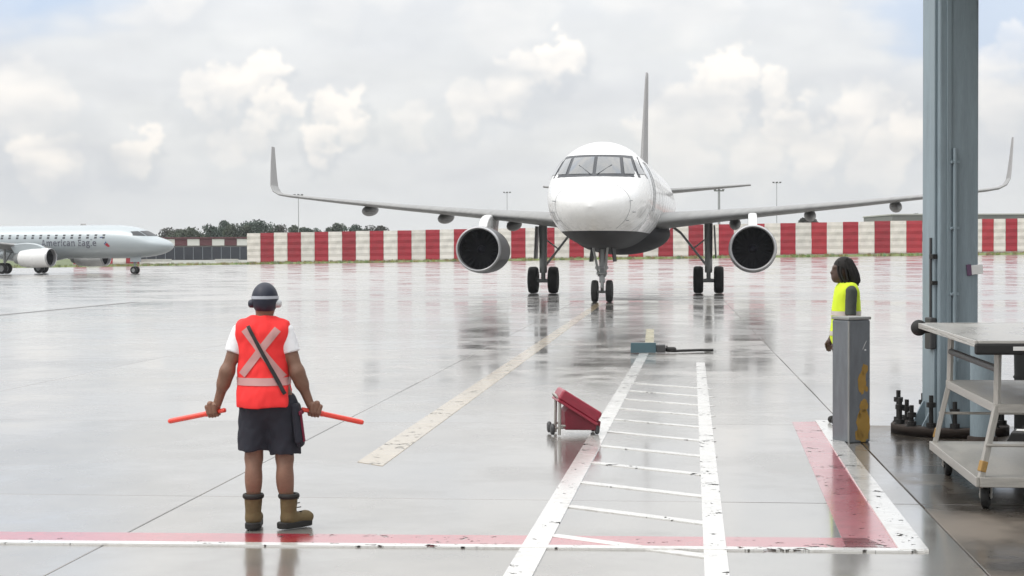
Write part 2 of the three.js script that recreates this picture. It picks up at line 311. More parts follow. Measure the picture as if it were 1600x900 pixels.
// fuselage shape: s runs aft from the nose; heights above ground at scale 1
function makeBody(o) {
  const k = o.k, kw = o.kw, ks = o.ks, L = o.length, y0 = o.bottom;
  const H = (h) => y0 + (h - 2.0) * k;
  const t0 = L - 12;
  const top = pchip([0, .1, .3, .7, 1.2, 1.7, 2.2, 2.8, 3.4, 4.2, 5.2, 6.2, t0 / ks, L / ks].map((s) => s * ks), [3.5, 3.8, 4.02, 4.28, 4.5, 4.7, 5.06, 5.45, 5.74, 5.98, 6.11, 6.15, 6.15, 5.95].map(H));
  const bot = pchip([0, .1, .3, .7, 1.2, 2, 3, 4.5, 6.2, t0 / ks, (t0 + 4) / ks, (t0 + 8) / ks, L / ks].map((s) => s * ks), [3.5, 3.2, 2.98, 2.7, 2.48, 2.27, 2.12, 2.03, 2.0, 2.0, 2.55, 3.75, 5.35].map(H));
  const half = pchip([0, .1, .3, .7, 1.2, 1.7, 2.2, 3, 4, 5.2, 6.2, t0 / ks, (t0 + 5) / ks, (t0 + 9) / ks, L / ks].map((s) => s * ks), [.02, .42, .74, 1.1, 1.38, 1.56, 1.7, 1.85, 1.95, 1.985, 1.99, 1.975, 1.55, .85, .18].map((x) => x * kw));
  const mid = pchip([0, 1, 3, 6.2, t0 / ks, L / ks].map((s) => s * ks), [3.5, 3.62, 3.88, 4.05, 4.05, 5.6].map(H));
  const ss = []; for (let i = 0; i <= 34; i++) ss.push(6.2 * ks * Math.pow(i / 34, 1.7)); for (let i = 1; i <= 10; i++) ss.push(lerp(6.2 * ks, t0, i / 10)); for (let i = 1; i <= 14; i++) ss.push(lerp(t0, L, i / 14));
  const pt = (s, a, off = 0) => { const c = mid(s), h = half(s) + off, v = Math.sin(a) > 0 ? top(s) - c + off : c - bot(s) + off; return [Math.cos(a) * h, c + Math.sin(a) * v, -s]; };
  const edge = (s) => { if (o.belly === undefined) return -Math.PI / 2; const d = mid(s) - bot(s); return d < .02 ? -Math.PI / 2 : -Math.asin(clamp((mid(s) - o.belly) / d)); };
  const upper = gridGeo(ss.map((s) => { const e = edge(s), r = []; for (let i = 0; i <= 56; i++) r.push(pt(s, lerp(e, Math.PI - e, i / 56))); return r; }));
  const lower = o.belly === undefined ? null : gridGeo(ss.map((s) => { const e = edge(s), r = []; for (let i = 0; i <= 24; i++) r.push(pt(s, lerp(Math.PI - e, Math.PI * 2 + e, i / 24))); return r; }));
  // where a line along the axis at (x, y) meets the nose
  const hit = (x, y, off = 0) => { let a = 0, b = 7 * ks; const ins = (s) => { const c = mid(s), h = half(s), v = y > c ? top(s) - c : c - bot(s); return (x / h) ** 2 + ((y - c) / v) ** 2 < 1; }; for (let i = 0; i < 40; i++) { const m = (a + b) / 2; ins(m) ? b = m : a = m; } return [x, y, -b + off]; };
  return { top, bot, half, mid, pt, upper, lower, hit, H };
}
function patchFront(body, c, off, n = 6, th = .02) {                // quad patch laid on the nose; corners in (x, y) seen from the front
  const rows = []; for (let j = 0; j <= n; j++) { const r = []; for (let i = 0; i <= n; i++) { const u = i / n, v = j / n, x = lerp(lerp(c[0][0], c[1][0], u), lerp(c[3][0], c[2][0], u), v), y = lerp(lerp(c[0][1], c[1][1], u), lerp(c[3][1], c[2][1], u), v); r.push(body.hit(x, y, 0)); } rows.push(r); }
  const g = gridGeo(rows), p = g.attributes.position, q = g.attributes.normal, s = q.getZ(0) + q.getY(0) < 0 ? -1 : 1;
  if (s < 0) { const ix = g.index.array; for (let k = 0; k < ix.length; k += 3) [ix[k], ix[k + 1]] = [ix[k + 1], ix[k]]; }
  for (let k = 0; k < p.count; k++) { p.setXYZ(k, p.getX(k) + q.getX(k) * s * off, p.getY(k) + q.getY(k) * s * off, p.getZ(k) + q.getZ(k) * s * off); if (s < 0) q.setXYZ(k, -q.getX(k), -q.getY(k), -q.getZ(k)); }
  return g;
}
function foil(n = 14) { const r = []; const th = (x) => 5 * (.2969 * Math.sqrt(x) - .126 * x - .3516 * x * x + .2843 * x ** 3 - .1036 * x ** 4); for (let i = 0; i <= n; i++) { const x = (1 + Math.cos(Math.PI * i / n)) / 2; r.push([x, th(x)]); } for (let i = 1; i <= n; i++) { const x = (1 - Math.cos(Math.PI * i / n)) / 2; r.push([x, -th(x) * .75]); } return r; }
const FOIL = foil();
// stations: [lateral, height, leading edge s, chord, thickness, cant]
function wingGeo(st, side) {
  const rows = st.map(([y, h, s, c, t, a]) => FOIL.map(([x, v]) => { const d = v * t * c; return [side * (y - Math.sin(a) * d), h + Math.cos(a) * d, -(s + c * x)]; }));
  const last = st[st.length - 1], q = [side * last[0], last[1], -(last[2] + last[3] * .4)]; rows.push(FOIL.map(() => q));
  const g = gridGeo(side > 0 ? rows : rows.map((r) => r.slice().reverse())); return g;
}
function wheel(parent, r, w, x, y, z, label) {
  const g = part('wheel', parent); g.position.set(x, y, z);
  const a = r * .56, t = lathe([[a, -w * .42], [r * .8, -w * .5], [r * .93, -w * .46], [r, -w * .26], [r, -w * .1], [r * .985, -w * .08], [r, -w * .06], [r, w * .06], [r * .985, w * .08], [r, w * .1], [r, w * .26], [r * .93, w * .46], [r * .8, w * .5], [a, w * .42]], 36);
  mesh('tyre', at(t, 0, 0, 0, 0, 0, Math.PI / 2), air.rubber, g);
  mesh('rim', at(lathe([[0, -w * .3], [a * .4, -w * .34], [a * .5, -w * .2], [a * .9, -w * .22], [a * 1.02, -w * .42], [a * 1.02, w * .42], [a * .9, w * .22], [a * .5, w * .2], [a * .4, w * .34], [0, w * .3]], 24), 0, 0, 0, 0, 0, Math.PI / 2), air.strut, g);
  return g;
}
function engine(parent, R, x, y, s, cowlMat, side, len) {
  const g = part('engine', parent); g.position.set(x, y, -s); g.rotation.x = -.03;
  const f = (pts) => at(lathe(pts, 48), 0, 0, 0, -Math.PI / 2, 0, 0);                // lathe y -> aft (-z)
  mesh('inlet_lip', f([[R * .85, .34], [R * .85, .12], [R * .865, .03], [R * .895, 0], [R * .925, .02], [R * .95, .08], [R * .962, .15]]), air.lip, g);
  mesh('cowl', f([[R * .962, .15], [R * .988, .55], [R, 1.1], [R * .99, 1.8], [R * .93, len * .65], [R * .84, len * .82], [R * .78, len * .84], [R * .76, len * .7]]), cowlMat, g);
  mesh('inlet_duct', f([[R * .85, .34], [R * .85, .7], [R * .84, 1.05], [R * .2, 1.2]]), air.duct, g);
  const bl = [];
  for (let k = 0; k < 24; k++) { const b = new THREE.PlaneGeometry(R * .13, R * .62, 1, 4), p = b.attributes.position; for (let i = 0; i < p.count; i++) { const v = p.getY(i) / (R * .62) + .5, tw = lerp(.5, 1.05, v), xx = p.getX(i) * lerp(.8, 1.25, v); p.setXYZ(i, xx * Math.cos(tw), p.getY(i) + R * .5, xx * Math.sin(tw)); } b.computeVertexNormals(); bl.push(at(b, 0, 0, -.95, 0, 0, k / 24 * Math.PI * 2)); }
  mesh('fan', merge(bl), air.fan, g);
  mesh('spinner', f([[0, .55], [R * .06, .6], [R * .14, .75], [R * .22, 1.0], [R * .2, 1.1]]), air.hub, g);
  mesh('exhaust_cone', f([[R * .72, len * .7], [R * .6, len * .9], [R * .48, len], [R * .46, len * .95], [R * .25, len * .9], [.01, len * 1.15]]), air.strut, g);
  return g;
}
function pylon(parent, x, y0, y1, s0, s1, mat, back) {
  const sh = new THREE.Shape(); sh.moveTo(s0, y0); sh.quadraticCurveTo(lerp(s0, s1, .15), y1 + .06, lerp(s0, s1, .6), y1 + .1); sh.lineTo(s1 + back, y1); sh.lineTo(s1, y0 - .35); sh.lineTo(s0 + .4, y0 - .3); sh.closePath();
  const g = new THREE.ExtrudeGeometry(sh, { depth: .2, bevelEnabled: true, bevelSize: .07, bevelThickness: .09, bevelSegments: 2 }); g.translate(0, 0, -.1); g.rotateY(Math.PI / 2); g.translate(x, 0, 0);
  return mesh('pylon', g, mat, parent);
}

// the airliner facing the camera
{
  const A = thing('airliner', 'white twin-jet airliner with black belly facing the camera on the wet apron', 'airplane', [3.45 - .7056 + .0, 0, -62.5 + 5.02], -THREE.MathUtils.degToRad(8));
  const body = makeBody({ k: 1, kw: 1, ks: 1, length: 37.57, bottom: 2.02, belly: 2.68 });
  const fus = mesh('fuselage', body.upper, air.white, A);
  mesh('belly', body.lower, air.black, A, 'black painted belly');
  // cockpit windows
  mesh('window_surround', patchFront(body, [[-1.82, 4.64], [1.82, 4.64], [1.38, 5.5], [-1.38, 5.5]], .008, 16), air.frame, fus);
  const pane = (c) => { mesh('cockpit_window', patchFront(body, c, .02), air.glass, fus); };
  for (const m of [1, -1]) {
    const f = (a) => m > 0 ? a.map(([x, y]) => [x, y]) : [[-a[1][0], a[1][1]], [-a[0][0], a[0][1]], [-a[3][0], a[3][1]], [-a[2][0], a[2][1]]];
    pane(f([[.06, 4.74], [.95, 4.75], [.83, 5.39], [.06, 5.41]]));
    pane(f([[1.07, 4.75], [1.43, 4.76], [1.2, 5.36], [.94, 5.39]]));
    pane(f([[1.53, 4.76], [1.73, 4.79], [1.39, 5.3], [1.29, 5.36]]));
  }
  { const seam = []; for (let k = 0; k <= 40; k++) { const a = -.9 + k / 40 * (Math.PI + 1.8); seam.push(body.pt(1.15, a, .001)); } mesh('radome_seam', tube(seam, .009, 80, 5), air.grey, fus); }
  for (const s of [3.95, 6.6, 9.4, 12.1]) { const seam = []; for (let k = 0; k <= 40; k++) seam.push(body.pt(s, -.55 + k / 40 * (Math.PI + 1.1), -.002)); mesh('skin_seam', tube(seam, .007, 60, 5), air.grey, fus); }
  for (const m of [1, -1]) {                                        // wipers, probes
    mesh('wiper', rod(body.hit(.12 * m, 4.74, .05), body.hit(.6 * m, 5.1, .05), .012), air.frame, fus);
    for (const [x, y] of [[1.33, 3.75], [1.42, 3.35], [1.2, 3.05]]) { const p = body.hit(x * m, y); mesh('probe', merge([rod(p, [p[0] + .1 * m, p[1], p[2] + .02], .018), rod([p[0] + .1 * m, p[1], p[2] + .02], [p[0] + .1 * m, p[1], p[2] + .2], .014)]), air.grey, fus); }
  }
  // doors and cabin windows on both sides
  for (const m of [1, -1]) {
    const side = (s, y, off) => { const c = body.mid(s), v = y > c ? body.top(s) - c : c - body.bot(s); return [m * (body.half(s) * Math.sqrt(Math.max(0, 1 - ((y - c) / v) ** 2)) + off), y, -s]; };
    const d = []; for (const [s0, y0, s1, y1] of [[5.0, 3.5, 5.0, 5.3], [5.85, 3.5, 5.85, 5.3], [5.0, 5.3, 5.85, 5.3], [5.0, 3.5, 5.85, 3.5]]) { const pts = []; for (let k = 0; k <= 6; k++) pts.push(side(lerp(s0, s1, k / 6), lerp(y0, y1, k / 6), .004)); d.push(tube(pts, .022, 12, 6)); }
    mesh('door_seal', merge(d), air.grey, fus);
    for (let k = 0; k < 30; k++) { const s = 6.9 + k * .82, w = [[-.12, -.17], [.12, -.17], [.12, .17], [-.12, .17]].map(([a, b]) => side(s + a, 4.62 + b, .01)); mesh('cabin_window', gridGeo(m > 0 ? [[w[0], w[1]], [w[3], w[2]]] : [[w[1], w[0]], [w[2], w[3]]]), air.glass, fus); }
  }
  // belly fairing
  mesh('wing_fairing', (() => { const g = new THREE.SphereGeometry(1, 40, 24); g.scale(2.15, .95, 5.2); g.translate(0, 2.72, -15.4); return g; })(), air.black, A, 'black painted wing fairing');
  // wings
  const st = [[.5, 3.1, 11.2, 7.2, .13, 0], [1.9, 3.2, 12.0, 6.4, .13, .05], [4.0, 3.4, 13.05, 5.2, .125, .09], [6.4, 3.62, 14.25, 3.95, .12, .09], [10, 3.96, 16.05, 3.05, .115, .09], [13.6, 4.34, 17.9, 2.3, .11, .1], [16.4, 4.66, 19.3, 1.72, .1, .12], [16.95, 4.75, 19.6, 1.6, .1, .3], [17.3, 4.92, 19.85, 1.5, .095, .7], [17.5, 5.2, 20.15, 1.38, .09, 1.15], [17.6, 5.6, 20.5, 1.2, .085, 1.38], [17.75, 6.4, 21.1, .9, .08, 1.42], [17.88, 7.2, 21.7, .55, .08, 1.43]];
  for (const m of [1, -1]) {
    const w = mesh('wing', wingGeo(st.slice(0, 10), m), air.wingLow, A);
    mesh('winglet', wingGeo(st.slice(9), m), air.finGrey, w, 'grey upturned winglet');
    for (const [y, h, s, l] of [[8.35, 3.62, 16.9, 3.4], [12.25, 4.02, 18.3, 2.8], [5.0, 3.25, 15.8, 3.6]]) { const g = new THREE.SphereGeometry(1, 20, 14); g.scale(.26, .27, l / 2); mesh('flap_fairing', at(g, m * y, h - .1, -(s + l * .25), .06), air.wingLow, w); }
    engine(A, 1.01, m * 5.75, 2.05, 10.9, air.darkGrey, m, 4.6);
  }
  for (const m of [1, -1]) pylon(A, m * 5.75, 3.0, 3.4, 12.2, 15.2, air.white, .6);
  // tail
  const fin = [[5.9, 29.2, 6.2], [6.6, 30.3, 5.4], [9, 32.2, 3.9], [11.5, 34.2, 2.4], [11.95, 34.7, 1.9]];
  mesh('tail_fin', gridGeo(fin.map(([h, s, c]) => FOIL.map(([x, v]) => [v * c * .075, h, -(s + c * x)])).concat([FOIL.map(() => [0, 11.97, -35.5])])), air.finGrey, A, 'grey tail fin');
  for (const m of [1, -1]) mesh('tailplane', wingGeo([[.2, 5.1, 30.8, 4.2, .09, .08], [2, 5.24, 31.9, 3.3, .09, .08], [5.8, 5.58, 34.2, 1.4, .09, .08]], m), air.wingLow, A);
  // landing gear
  for (const m of [1, -1]) {
    const x = m * 3.795, g = part('main_gear', A); g.position.set(x, 0, -17.71);
    mesh('strut', merge([rod([0, .95, 0], [0, 3.5, .05], .17, .2), rod([0, .55, 0], [0, 1.1, 0], .1), rod([-.62, .585, 0], [.62, .585, 0], .09), bar([0, .75, -.28], [0, 1.25, -.14], .12, .06), bar([0, .75, -.28], [0, .6, -.1], .12, .06)]), air.strut, g);
    mesh('side_brace', merge([rod([-m * .08, 1.25, -.05], [-m * 1.25, 2.75, -.1], .055), rod([-m * .1, 2.5, -.1], [-m * .75, 2.0, -.08], .035), rod([-m * 1.25, 2.75, -.1], [-m * 1.7, 3.1, -.1], .06)]), air.strut, g);
    mesh('gear_door', at(box(.07, 1.5, 1.1, 0, 0, 0, .03), m * .3, 2.35, .1, 0, 0, m * .05), air.wingLow, g);
    for (const q of [-1, 1]) wheel(A, .62, .44, x + q * .465, .62, -17.71);
  }
  const n = part('nose_gear', A); n.position.set(0, 0, -5.07);
  mesh('strut', merge([rod([0, .75, 0], [0, 2.4, -.2], .11, .13), rod([0, .38, 0], [0, .9, 0], .065), rod([-.3, .39, 0], [.3, .39, 0], .05), bar([0, .55, .22], [0, .95, .13], .09, .05), bar([0, .55, .22], [0, .42, .05], .09, .05)]), air.strut, n);
  mesh('drag_brace', merge([rod([-.12, 1.0, .02], [-.3, 2.3, .9], .045), rod([.12, 1.0, .02], [.3, 2.3, .9], .045), rod([-.2, 1.1, .12], [.2, 1.1, .12], .05)]), air.strut, n);
  mesh('taxi_lights', merge([at(new THREE.CylinderGeometry(.09, .06, .1, 16), -.17, 1.32, .12, Math.PI / 2), at(new THREE.CylinderGeometry(.09, .06, .1, 16), .17, 1.32, .12, Math.PI / 2), rod([-.2, 1.32, .05], [.2, 1.32, .05], .03)]), air.lip, n);
  for (const q of [-1, 1]) mesh('gear_door', at(box(.04, .62, 1.5, 0, 0, 0, .015), q * .42, 1.85, -.5, 0, 0, q * .12), air.black, n);
  for (const q of [-1, 1]) wheel(A, .42, .25, q * .28, .42, -5.07);
}

// the regional jet at the left edge
{
  const Lq = 31.7, gy = groundY(-36, -141);
  const ng = [-32.3, -140.0], turn = THREE.MathUtils.degToRad(70), ns = 3.75;
  const A = thing('regional_jet', 'silver grey regional jet standing at the left edge, lettering on its side', 'airplane', [ng[0] + ns * Math.sin(turn), gy, ng[1] + ns * Math.cos(turn)], turn);
  const body = makeBody({ k: .69, kw: .765, ks: .95, length: Lq, bottom: 1.32 });
  const fus = mesh('fuselage', body.upper, air.silver, A);
  const H = body.H;
  for (const m of [1, -1]) {
    const f = (a) => m > 0 ? a : [[-a[1][0], a[1][1]], [-a[0][0], a[0][1]], [-a[3][0], a[3][1]], [-a[2][0], a[2][1]]];
    const P = (x, h) => [x * .765, H(h)];
    mesh('cockpit_window', patchFront(body, f([P(.04, 4.74), P(1.05, 4.74), P(.9, 5.35), P(.04, 5.4)]), .015), air.dimGlass, fus);
    mesh('cockpit_window', patchFront(body, f([P(1.12, 4.74), P(1.64, 4.8), P(1.35, 5.3), P(.98, 5.35)]), .015), air.dimGlass, fus);
  }
  const side = (s, y, off) => { const c = body.mid(s), v = y > c ? body.top(s) - c : c - body.bot(s); return [-(body.half(s) * Math.sqrt(Math.max(0, 1 - ((y - c) / v) ** 2)) + off), y, -s]; };
  for (let k = 0; k < 24; k++) { const s = 5.9 + k * .8, y = 3.2, w = [[.13, -.18], [-.13, -.18], [-.13, .18], [.13, .18]].map(([a, b]) => side(s + a, y + b, .012)); mesh('cabin_window', gridGeo([[w[0], w[1]], [w[3], w[2]]]), air.frame, fus); }
  const font = await new FontLoader().loadAsync('fonts/droid/droid_sans_bold.typeface.json');
  const tg = new TextGeometry('American Eagle', { font, size: .56, depth: .05, curveSegments: 3 }); tg.computeBoundingBox();
  const wT = tg.boundingBox.max.x, sc = 5.6 / wT; tg.scale(sc, 1, 1);
  // wrap the lettering round the side: along -z is aft, text reads towards the nose
  const bend = (g, sEnd, yb) => { const p = g.attributes.position; for (let k = 0; k < p.count; k++) { const x = p.getX(k), y = p.getY(k), z = p.getZ(k); p.setXYZ(k, ...side(sEnd - x, yb + y, .006 + z * .2)); } g.computeVertexNormals(); return g; };
  mesh('lettering', bend(tg, 12.2, 2.38), std(lin(.12, .125, .15), .5), fus, 'dark lettering on the jet side');
  const em = (pts, mat, name) => { const sh = new THREE.Shape(pts.map((p) => new THREE.Vector2(...p))); mesh(name, bend(new THREE.ExtrudeGeometry(sh, { depth: .05, bevelEnabled: false }), 6.3, 2.38), mat, fus); };
  em([[0, .75], [.28, .8], [.75, .3], [.5, .12]], std(lin(.03, .05, .16), .4), 'emblem_blue');
  em([[.55, .1], [.78, .28], [1.05, -.02], [.85, -.1]], std(lin(.35, .02, .04), .4), 'emblem_red');
  mesh('wing_fairing', (() => { const g = new THREE.SphereGeometry(1, 32, 20); g.scale(1.6, .75, 4.2); g.translate(0, 1.75, -14.2); return g; })(), air.silver, A);
  for (const m of [1, -1]) {
    mesh('wing', wingGeo([[.4, 2.1, 10.9, 5.6, .13, 0], [1.5, 2.15, 11.4, 5.0, .13, .06], [4.4, 2.5, 13, 3.4, .12, .1], [12.2, 3.4, 16.8, 1.5, .1, .12], [12.9, 3.7, 17.2, 1.2, .1, .7], [13.4, 4.6, 17.9, .6, .09, 1.3]], m), air.wingLow, A);
    engine(A, .82, m * 4.05, 1.42, 9.3, air.white, m, 3.6);
    pylon(A, m * 4.05, 2.15, 2.5, 10.0, 12.9, air.silver, .5);
    mesh('tailplane', wingGeo([[.2, 3.9, 26.4, 3.2, .1, .1], [5, 4.4, 29.4, 1.2, .1, .1]], m), air.silver, A);
    const g = part('main_gear', A); g.position.set(m * 2.6, 0, -15.2);
    mesh('strut', merge([rod([0, .5, 0], [0, 2.3, .05], .11), rod([-.42, .48, 0], [.42, .48, 0], .07), rod([-m * .05, .9, 0], [-m * 1.0, 1.9, 0], .05)]), air.strut, g);
    for (const q of [-1, 1]) wheel(A, .48, .33, m * 2.6 + q * .34, .48, -15.2);
  }
  mesh('tail_fin', gridGeo([[4.2, 24.8, 5.4], [5, 25.8, 4.6], [9.6, 29.3, 2.2]].map(([h, s, c]) => FOIL.map(([x, v]) => [v * c * .1, h, -(s + c * x)])).concat([FOIL.map(() => [0, 9.62, -30])])), air.silver, A);
  const n = part('nose_gear', A); n.position.set(0, 0, -ns);
  mesh('strut', merge([rod([0, .3, 0], [0, 1.7, -.1], .09), rod([-.25, .31, 0], [.25, .31, 0], .05), rod([0, .8, 0], [0, 1.6, .7], .05)]), air.strut, n);
  mesh('gear_door', at(box(.04, .5, 1.1, 0, 0, 0, .015), -.36, 1.25, .3, 0, 0, -.1), air.silver, n);
  for (const q of [-1, 1]) wheel(A, .31, .2, q * .22, .31, -ns);
}

// ------------------------------------------------------------------ far barrier, buildings, trees, masts
{
  const redP = [[.4, .012, .03], [.46, .025, .04], [.35, .015, .03]].map((c) => std(lin(...c), .6, 0, { map: grime })), whiteP = [[.82, .79, .74], [.74, .72, .68], [.84, .82, .78]].map((c) => std(lin(...c), .65, 0, { map: grime })), base = std(lin(.36, .35, .32), .8, 0, { map: grime });
  const pw = 1.835, ph = 4.0;
  const sh = new THREE.Shape(); const prof = []; for (let k = 0; k <= 10; k++) { const y = k / 10 * ph; prof.push([.0 + .05 * (k % 2), y]); }
  const panelGeo = (w) => { const P = [], I = [], U = []; prof.forEach(([d, y]) => { for (const x of [0, w]) { P.push(x, y, d); U.push(x / 4, y / 4); } }); for (let k = 0; k < 10; k++) { const a = k * 2; I.push(a, a + 1, a + 3, a, a + 3, a + 2); } const n = P.length / 3; P.push(0, 0, -.08, w, 0, -.08, 0, ph, -.08, w, ph, -.08); U.push(0, 0, 1, 0, 0, 1, 1, 1); I.push(n + 1, n, n + 2, n + 1, n + 2, n + 3, n + 2, 20, 21, n + 2, 21, n + 3, 0, n, n + 1, 0, n + 1, 1); const g = new THREE.BufferGeometry(); g.setAttribute('position', new THREE.Float32BufferAttribute(P, 3)); g.setAttribute('uv', new THREE.Float32BufferAttribute(U, 2)); g.setIndex(I); const q = g.toNonIndexed(); q.computeVertexNormals(); return q; };
  function fence(label, x0, z0, y0, x1, z1, y1, n, w, firstRed) {
    const f = thing('blast_fence', label, 'barrier', [x0, y0, z0], 0), d = Math.hypot(x1 - x0, z1 - z0), ux = (x1 - x0) / d, uz = (z1 - z0) / d, turn = -Math.atan2(uz, ux), geo = panelGeo(w - .03);
    for (let k = 0; k < n; k++) {
      const red = (k + firstRed) % 2 === 1, t = k * w;
      const p = mesh(red ? 'red_panel' : 'white_panel', geo, (red ? redP : whiteP)[Math.floor(rnd() * 3)], f); p.position.set(ux * t, (y1 - y0) * t / d + rr(-.02, .02), uz * t); p.rotation.y = turn; p.rotation.x = rr(-.006, .006);
      const b = mesh('foot_block', k ? f.userData.fb : (f.userData.fb = box(w - .06, .34, .7, w / 2, .05, 0, .03)), base, f); b.position.set(ux * t, (y1 - y0) * t / d - .02, uz * t - .1); b.rotation.y = turn;
    }
    delete f.userData.fb;
  }
  fence('long red and white striped barrier wall behind the airliner', -34.1, -210.5, .36, 48.6, -192, 1.36, 46, pw, 0);
  fence('short red and white striped barrier section seen under the grey jet', -57.3, -213.5, .26, -49.6, -212, .3, 5, pw, 1);
  fence('red and white striped barrier section right of the tall blue pillar', 53.6, -191, 1.45, 75, -186, 1.6, 12, 1.32, 0);

  // low grass bank along the foot of the barrier
  const blades = [], bankM = std(lin(.13, .16, .055), 1), strawM = std(lin(.26, .25, .11), 1);
  const rowsB = []; for (let k = 0; k <= 60; k++) { const t = k / 60, x = lerp(-110, 110, t), zz = -207.4 + (x + 34) * .224 * (x > -34 ? 1 : .2) + 1.0, y = groundY(x, zz); rowsB.push([[x, y - .1, zz + 1.4], [x, y + .16 + .06 * Math.sin(k * 1.7), zz + .6], [x, y + .2, zz - .6], [x, y - .1, zz - 2]]); }
  const bg = gridGeo(rowsB); const bank = mesh('grass_bank', bg, bankM, scene); bank.userData = { kind: 'structure', label: 'low grass bank along the foot of the striped barrier' };
  const tuft = merge([0, 1, 2, 3].map((k) => at(new THREE.ConeGeometry(.05, .32, 3), .09 * Math.cos(k * 2.1), .14, .09 * Math.sin(k * 2.1), .35 * Math.sin(k * 3), 0, .35 * Math.cos(k * 5))));
  const inst = new THREE.InstancedMesh(tuft, std(lin(1, 1, 1), 1), 2600), mm = new THREE.Matrix4();
  for (let k = 0; k < 2600; k++) { const x = rr(-110, 110), zz = -207.4 + (x + 34) * .224 * (x > -34 ? 1 : .2) + 1.0 + rr(-.6, 1.3); const s = rr(.5, 1.3); mm.makeRotationY(rr(0, 6)).scale(new THREE.Vector3(s * 1.3, s, s * 1.3)).setPosition(x, groundY(x, zz) + .05, zz); inst.setMatrixAt(k, mm); inst.setColorAt(k, lin(rr(.1, .26), rr(.13, .24), rr(.04, .1))); }
  inst.name = 'grass_tufts'; inst.userData = { kind: 'stuff', label: 'rough grass at the foot of the striped barrier', category: 'grass' }; inst.castShadow = inst.receiveShadow = true; scene.add(inst);

  // low service building with dark glazing
  {
    const B = thing('service_building', 'long low building with dark glazing and white panels beyond the jet nose', 'building', [-49.5, .2, -240], 0); B.scale.y = .93;
    const dark = std(lin(.035, .04, .055), .25), mull = std(lin(.24, .26, .3), .5), wht = std(lin(.7, .69, .68), .6), mar = std(lin(.12, .04, .05), .7), cat = std(lin(.3, .3, .3), .8, 0, { map: grime });
    mesh('wall', box(22, 4.0, 9, 0, 2.0, -4.6, .02), cat, B);
    mesh('roof', box(22.6, .22, 9.6, 0, 4.1, -4.6, .02), mar, B);
    for (let k = 0; k < 16; k++) { const x = -10.3 + k * 1.37; const w = mesh('window', box(1.29, 1.95, .12, x, 1.7, .0, .01), dark, B); mesh('mullion', box(.07, 1.98, .16, x + .685, 1.7, .02, .01), mull, w); }
    for (let k = 0; k < 12; k++) mesh('fascia_panel', box(1.78, 1.05, .1, -10 + k * 1.82, 3.42, .0, .01), k % 2 ? wht : mar, B);
    mesh('plinth', box(22, .6, .3, 0, .3, .1, .02), wht, B);
  }
  for (const [px, z, w, lab] of [[-47.2, -214, 5.2, 'low white concrete barrier beside the grey jet nose'], [-52.5, -216, 4.4, 'low white concrete barrier half behind the grey jet nose wheel'], [-37.2, -213, 3.0, 'low white concrete barrier beside the left end of the striped wall']]) {
    const b = thing('concrete_barrier', lab, 'barrier', [px, .3, z]); const sh2 = new THREE.Shape([[-.3, 0], [.3, 0], [.26, .12], [.12, .4], [.09, .72], [-.09, .72], [-.12, .4], [-.26, .12]].map((p) => new THREE.Vector2(...p)));
    mesh('block', at(new THREE.ExtrudeGeometry(sh2, { depth: w, bevelEnabled: true, bevelSize: .02, bevelThickness: .02, bevelSegments: 1 }), -w / 2, 0, 0, 0, Math.PI / 2), std(lin(.62, .62, .6), .8, 0, { map: grime }), b);
  }
  { // grey roofed hangar at the right edge
    const B = thing('terminal_building', 'low building with grey metal roof edge right of the pillar', 'building', [74, 1.2, -236], .03);
    mesh('wall', box(38, 4.6, 16, 0, 2.3, -8, .02), std(lin(.5, .5, .48), .7, 0, { map: grime }), B);
    mesh('roof_fascia', box(38.6, 1.0, 16.8, 0, 5.15, -8, .03), std(lin(.2, .205, .2), .5, 0, { map: grime }), B);
    mesh('roof_edge', box(38.9, .22, 17, 0, 5.76, -8, .03), std(lin(.42, .42, .4), .5), B);
    for (let k = 0; k < 9; k++) mesh('window', box(2.6, 1.4, .14, -16 + k * 4, 2.6, .02, .02), air.glass, B);
  }
  // trees
  const leafM = [std(lin(.045, .07, .05), .9), std(lin(.06, .075, .05), .9), std(lin(.055, .055, .045), .9)], bark = std(lin(.07, .055, .045), .95);
  function tree(label, x, z, h, w, kind) {
    const T = thing('broadleaf_tree', label, 'tree', [x, .5, z], rr(0, 6), 'trees beyond the apron');
    const tr = [rod([0, -.3, 0], [.1, h * .45, 0], .22, .12, 8)], tips = [];
    for (let k = 0; k < 6; k++) { const a = k * 1.05 + rr(0, .5), q = [Math.cos(a) * w * .3, h * rr(.6, .85), Math.sin(a) * w * .3]; tr.push(rod([.08, h * rr(.3, .45), 0], q, .08, .03, 6)); tips.push(q); }
    mesh('trunk', merge(tr), bark, T);
    const cl = []; for (let k = 0; k < 13; k++) { const a = rr(0, 6.28), r = Math.sqrt(rnd()) * w * .4, q = w * rr(.15, .27); cl.push([Math.cos(a) * r, lerp(h * .5, h - q - h * .25 * (r / w), k < 4 ? 1 : rnd()), Math.sin(a) * r, q]); }
    const P = [], N = [];
    for (let k = 0; k < 2200; k++) {
      const c = cl[k % 13], u = rr(-1, 1), t = rr(0, 6.28), q = Math.sqrt(1 - u * u), rad = c[3] * Math.cbrt(rnd()), n = [q * Math.cos(t), u, q * Math.sin(t)], p = [c[0] + n[0] * rad, c[1] + n[1] * rad * .85, c[2] + n[2] * rad], s = rr(.12, .26);
      const e = V([rr(-1, 1), rr(-1, 1), rr(-1, 1)]).normalize(), f = new THREE.Vector3().crossVectors(e, V([rr(-1, 1), rr(-1, 1), rr(-1, 1)])).normalize(), g = new THREE.Vector3().crossVectors(e, f);
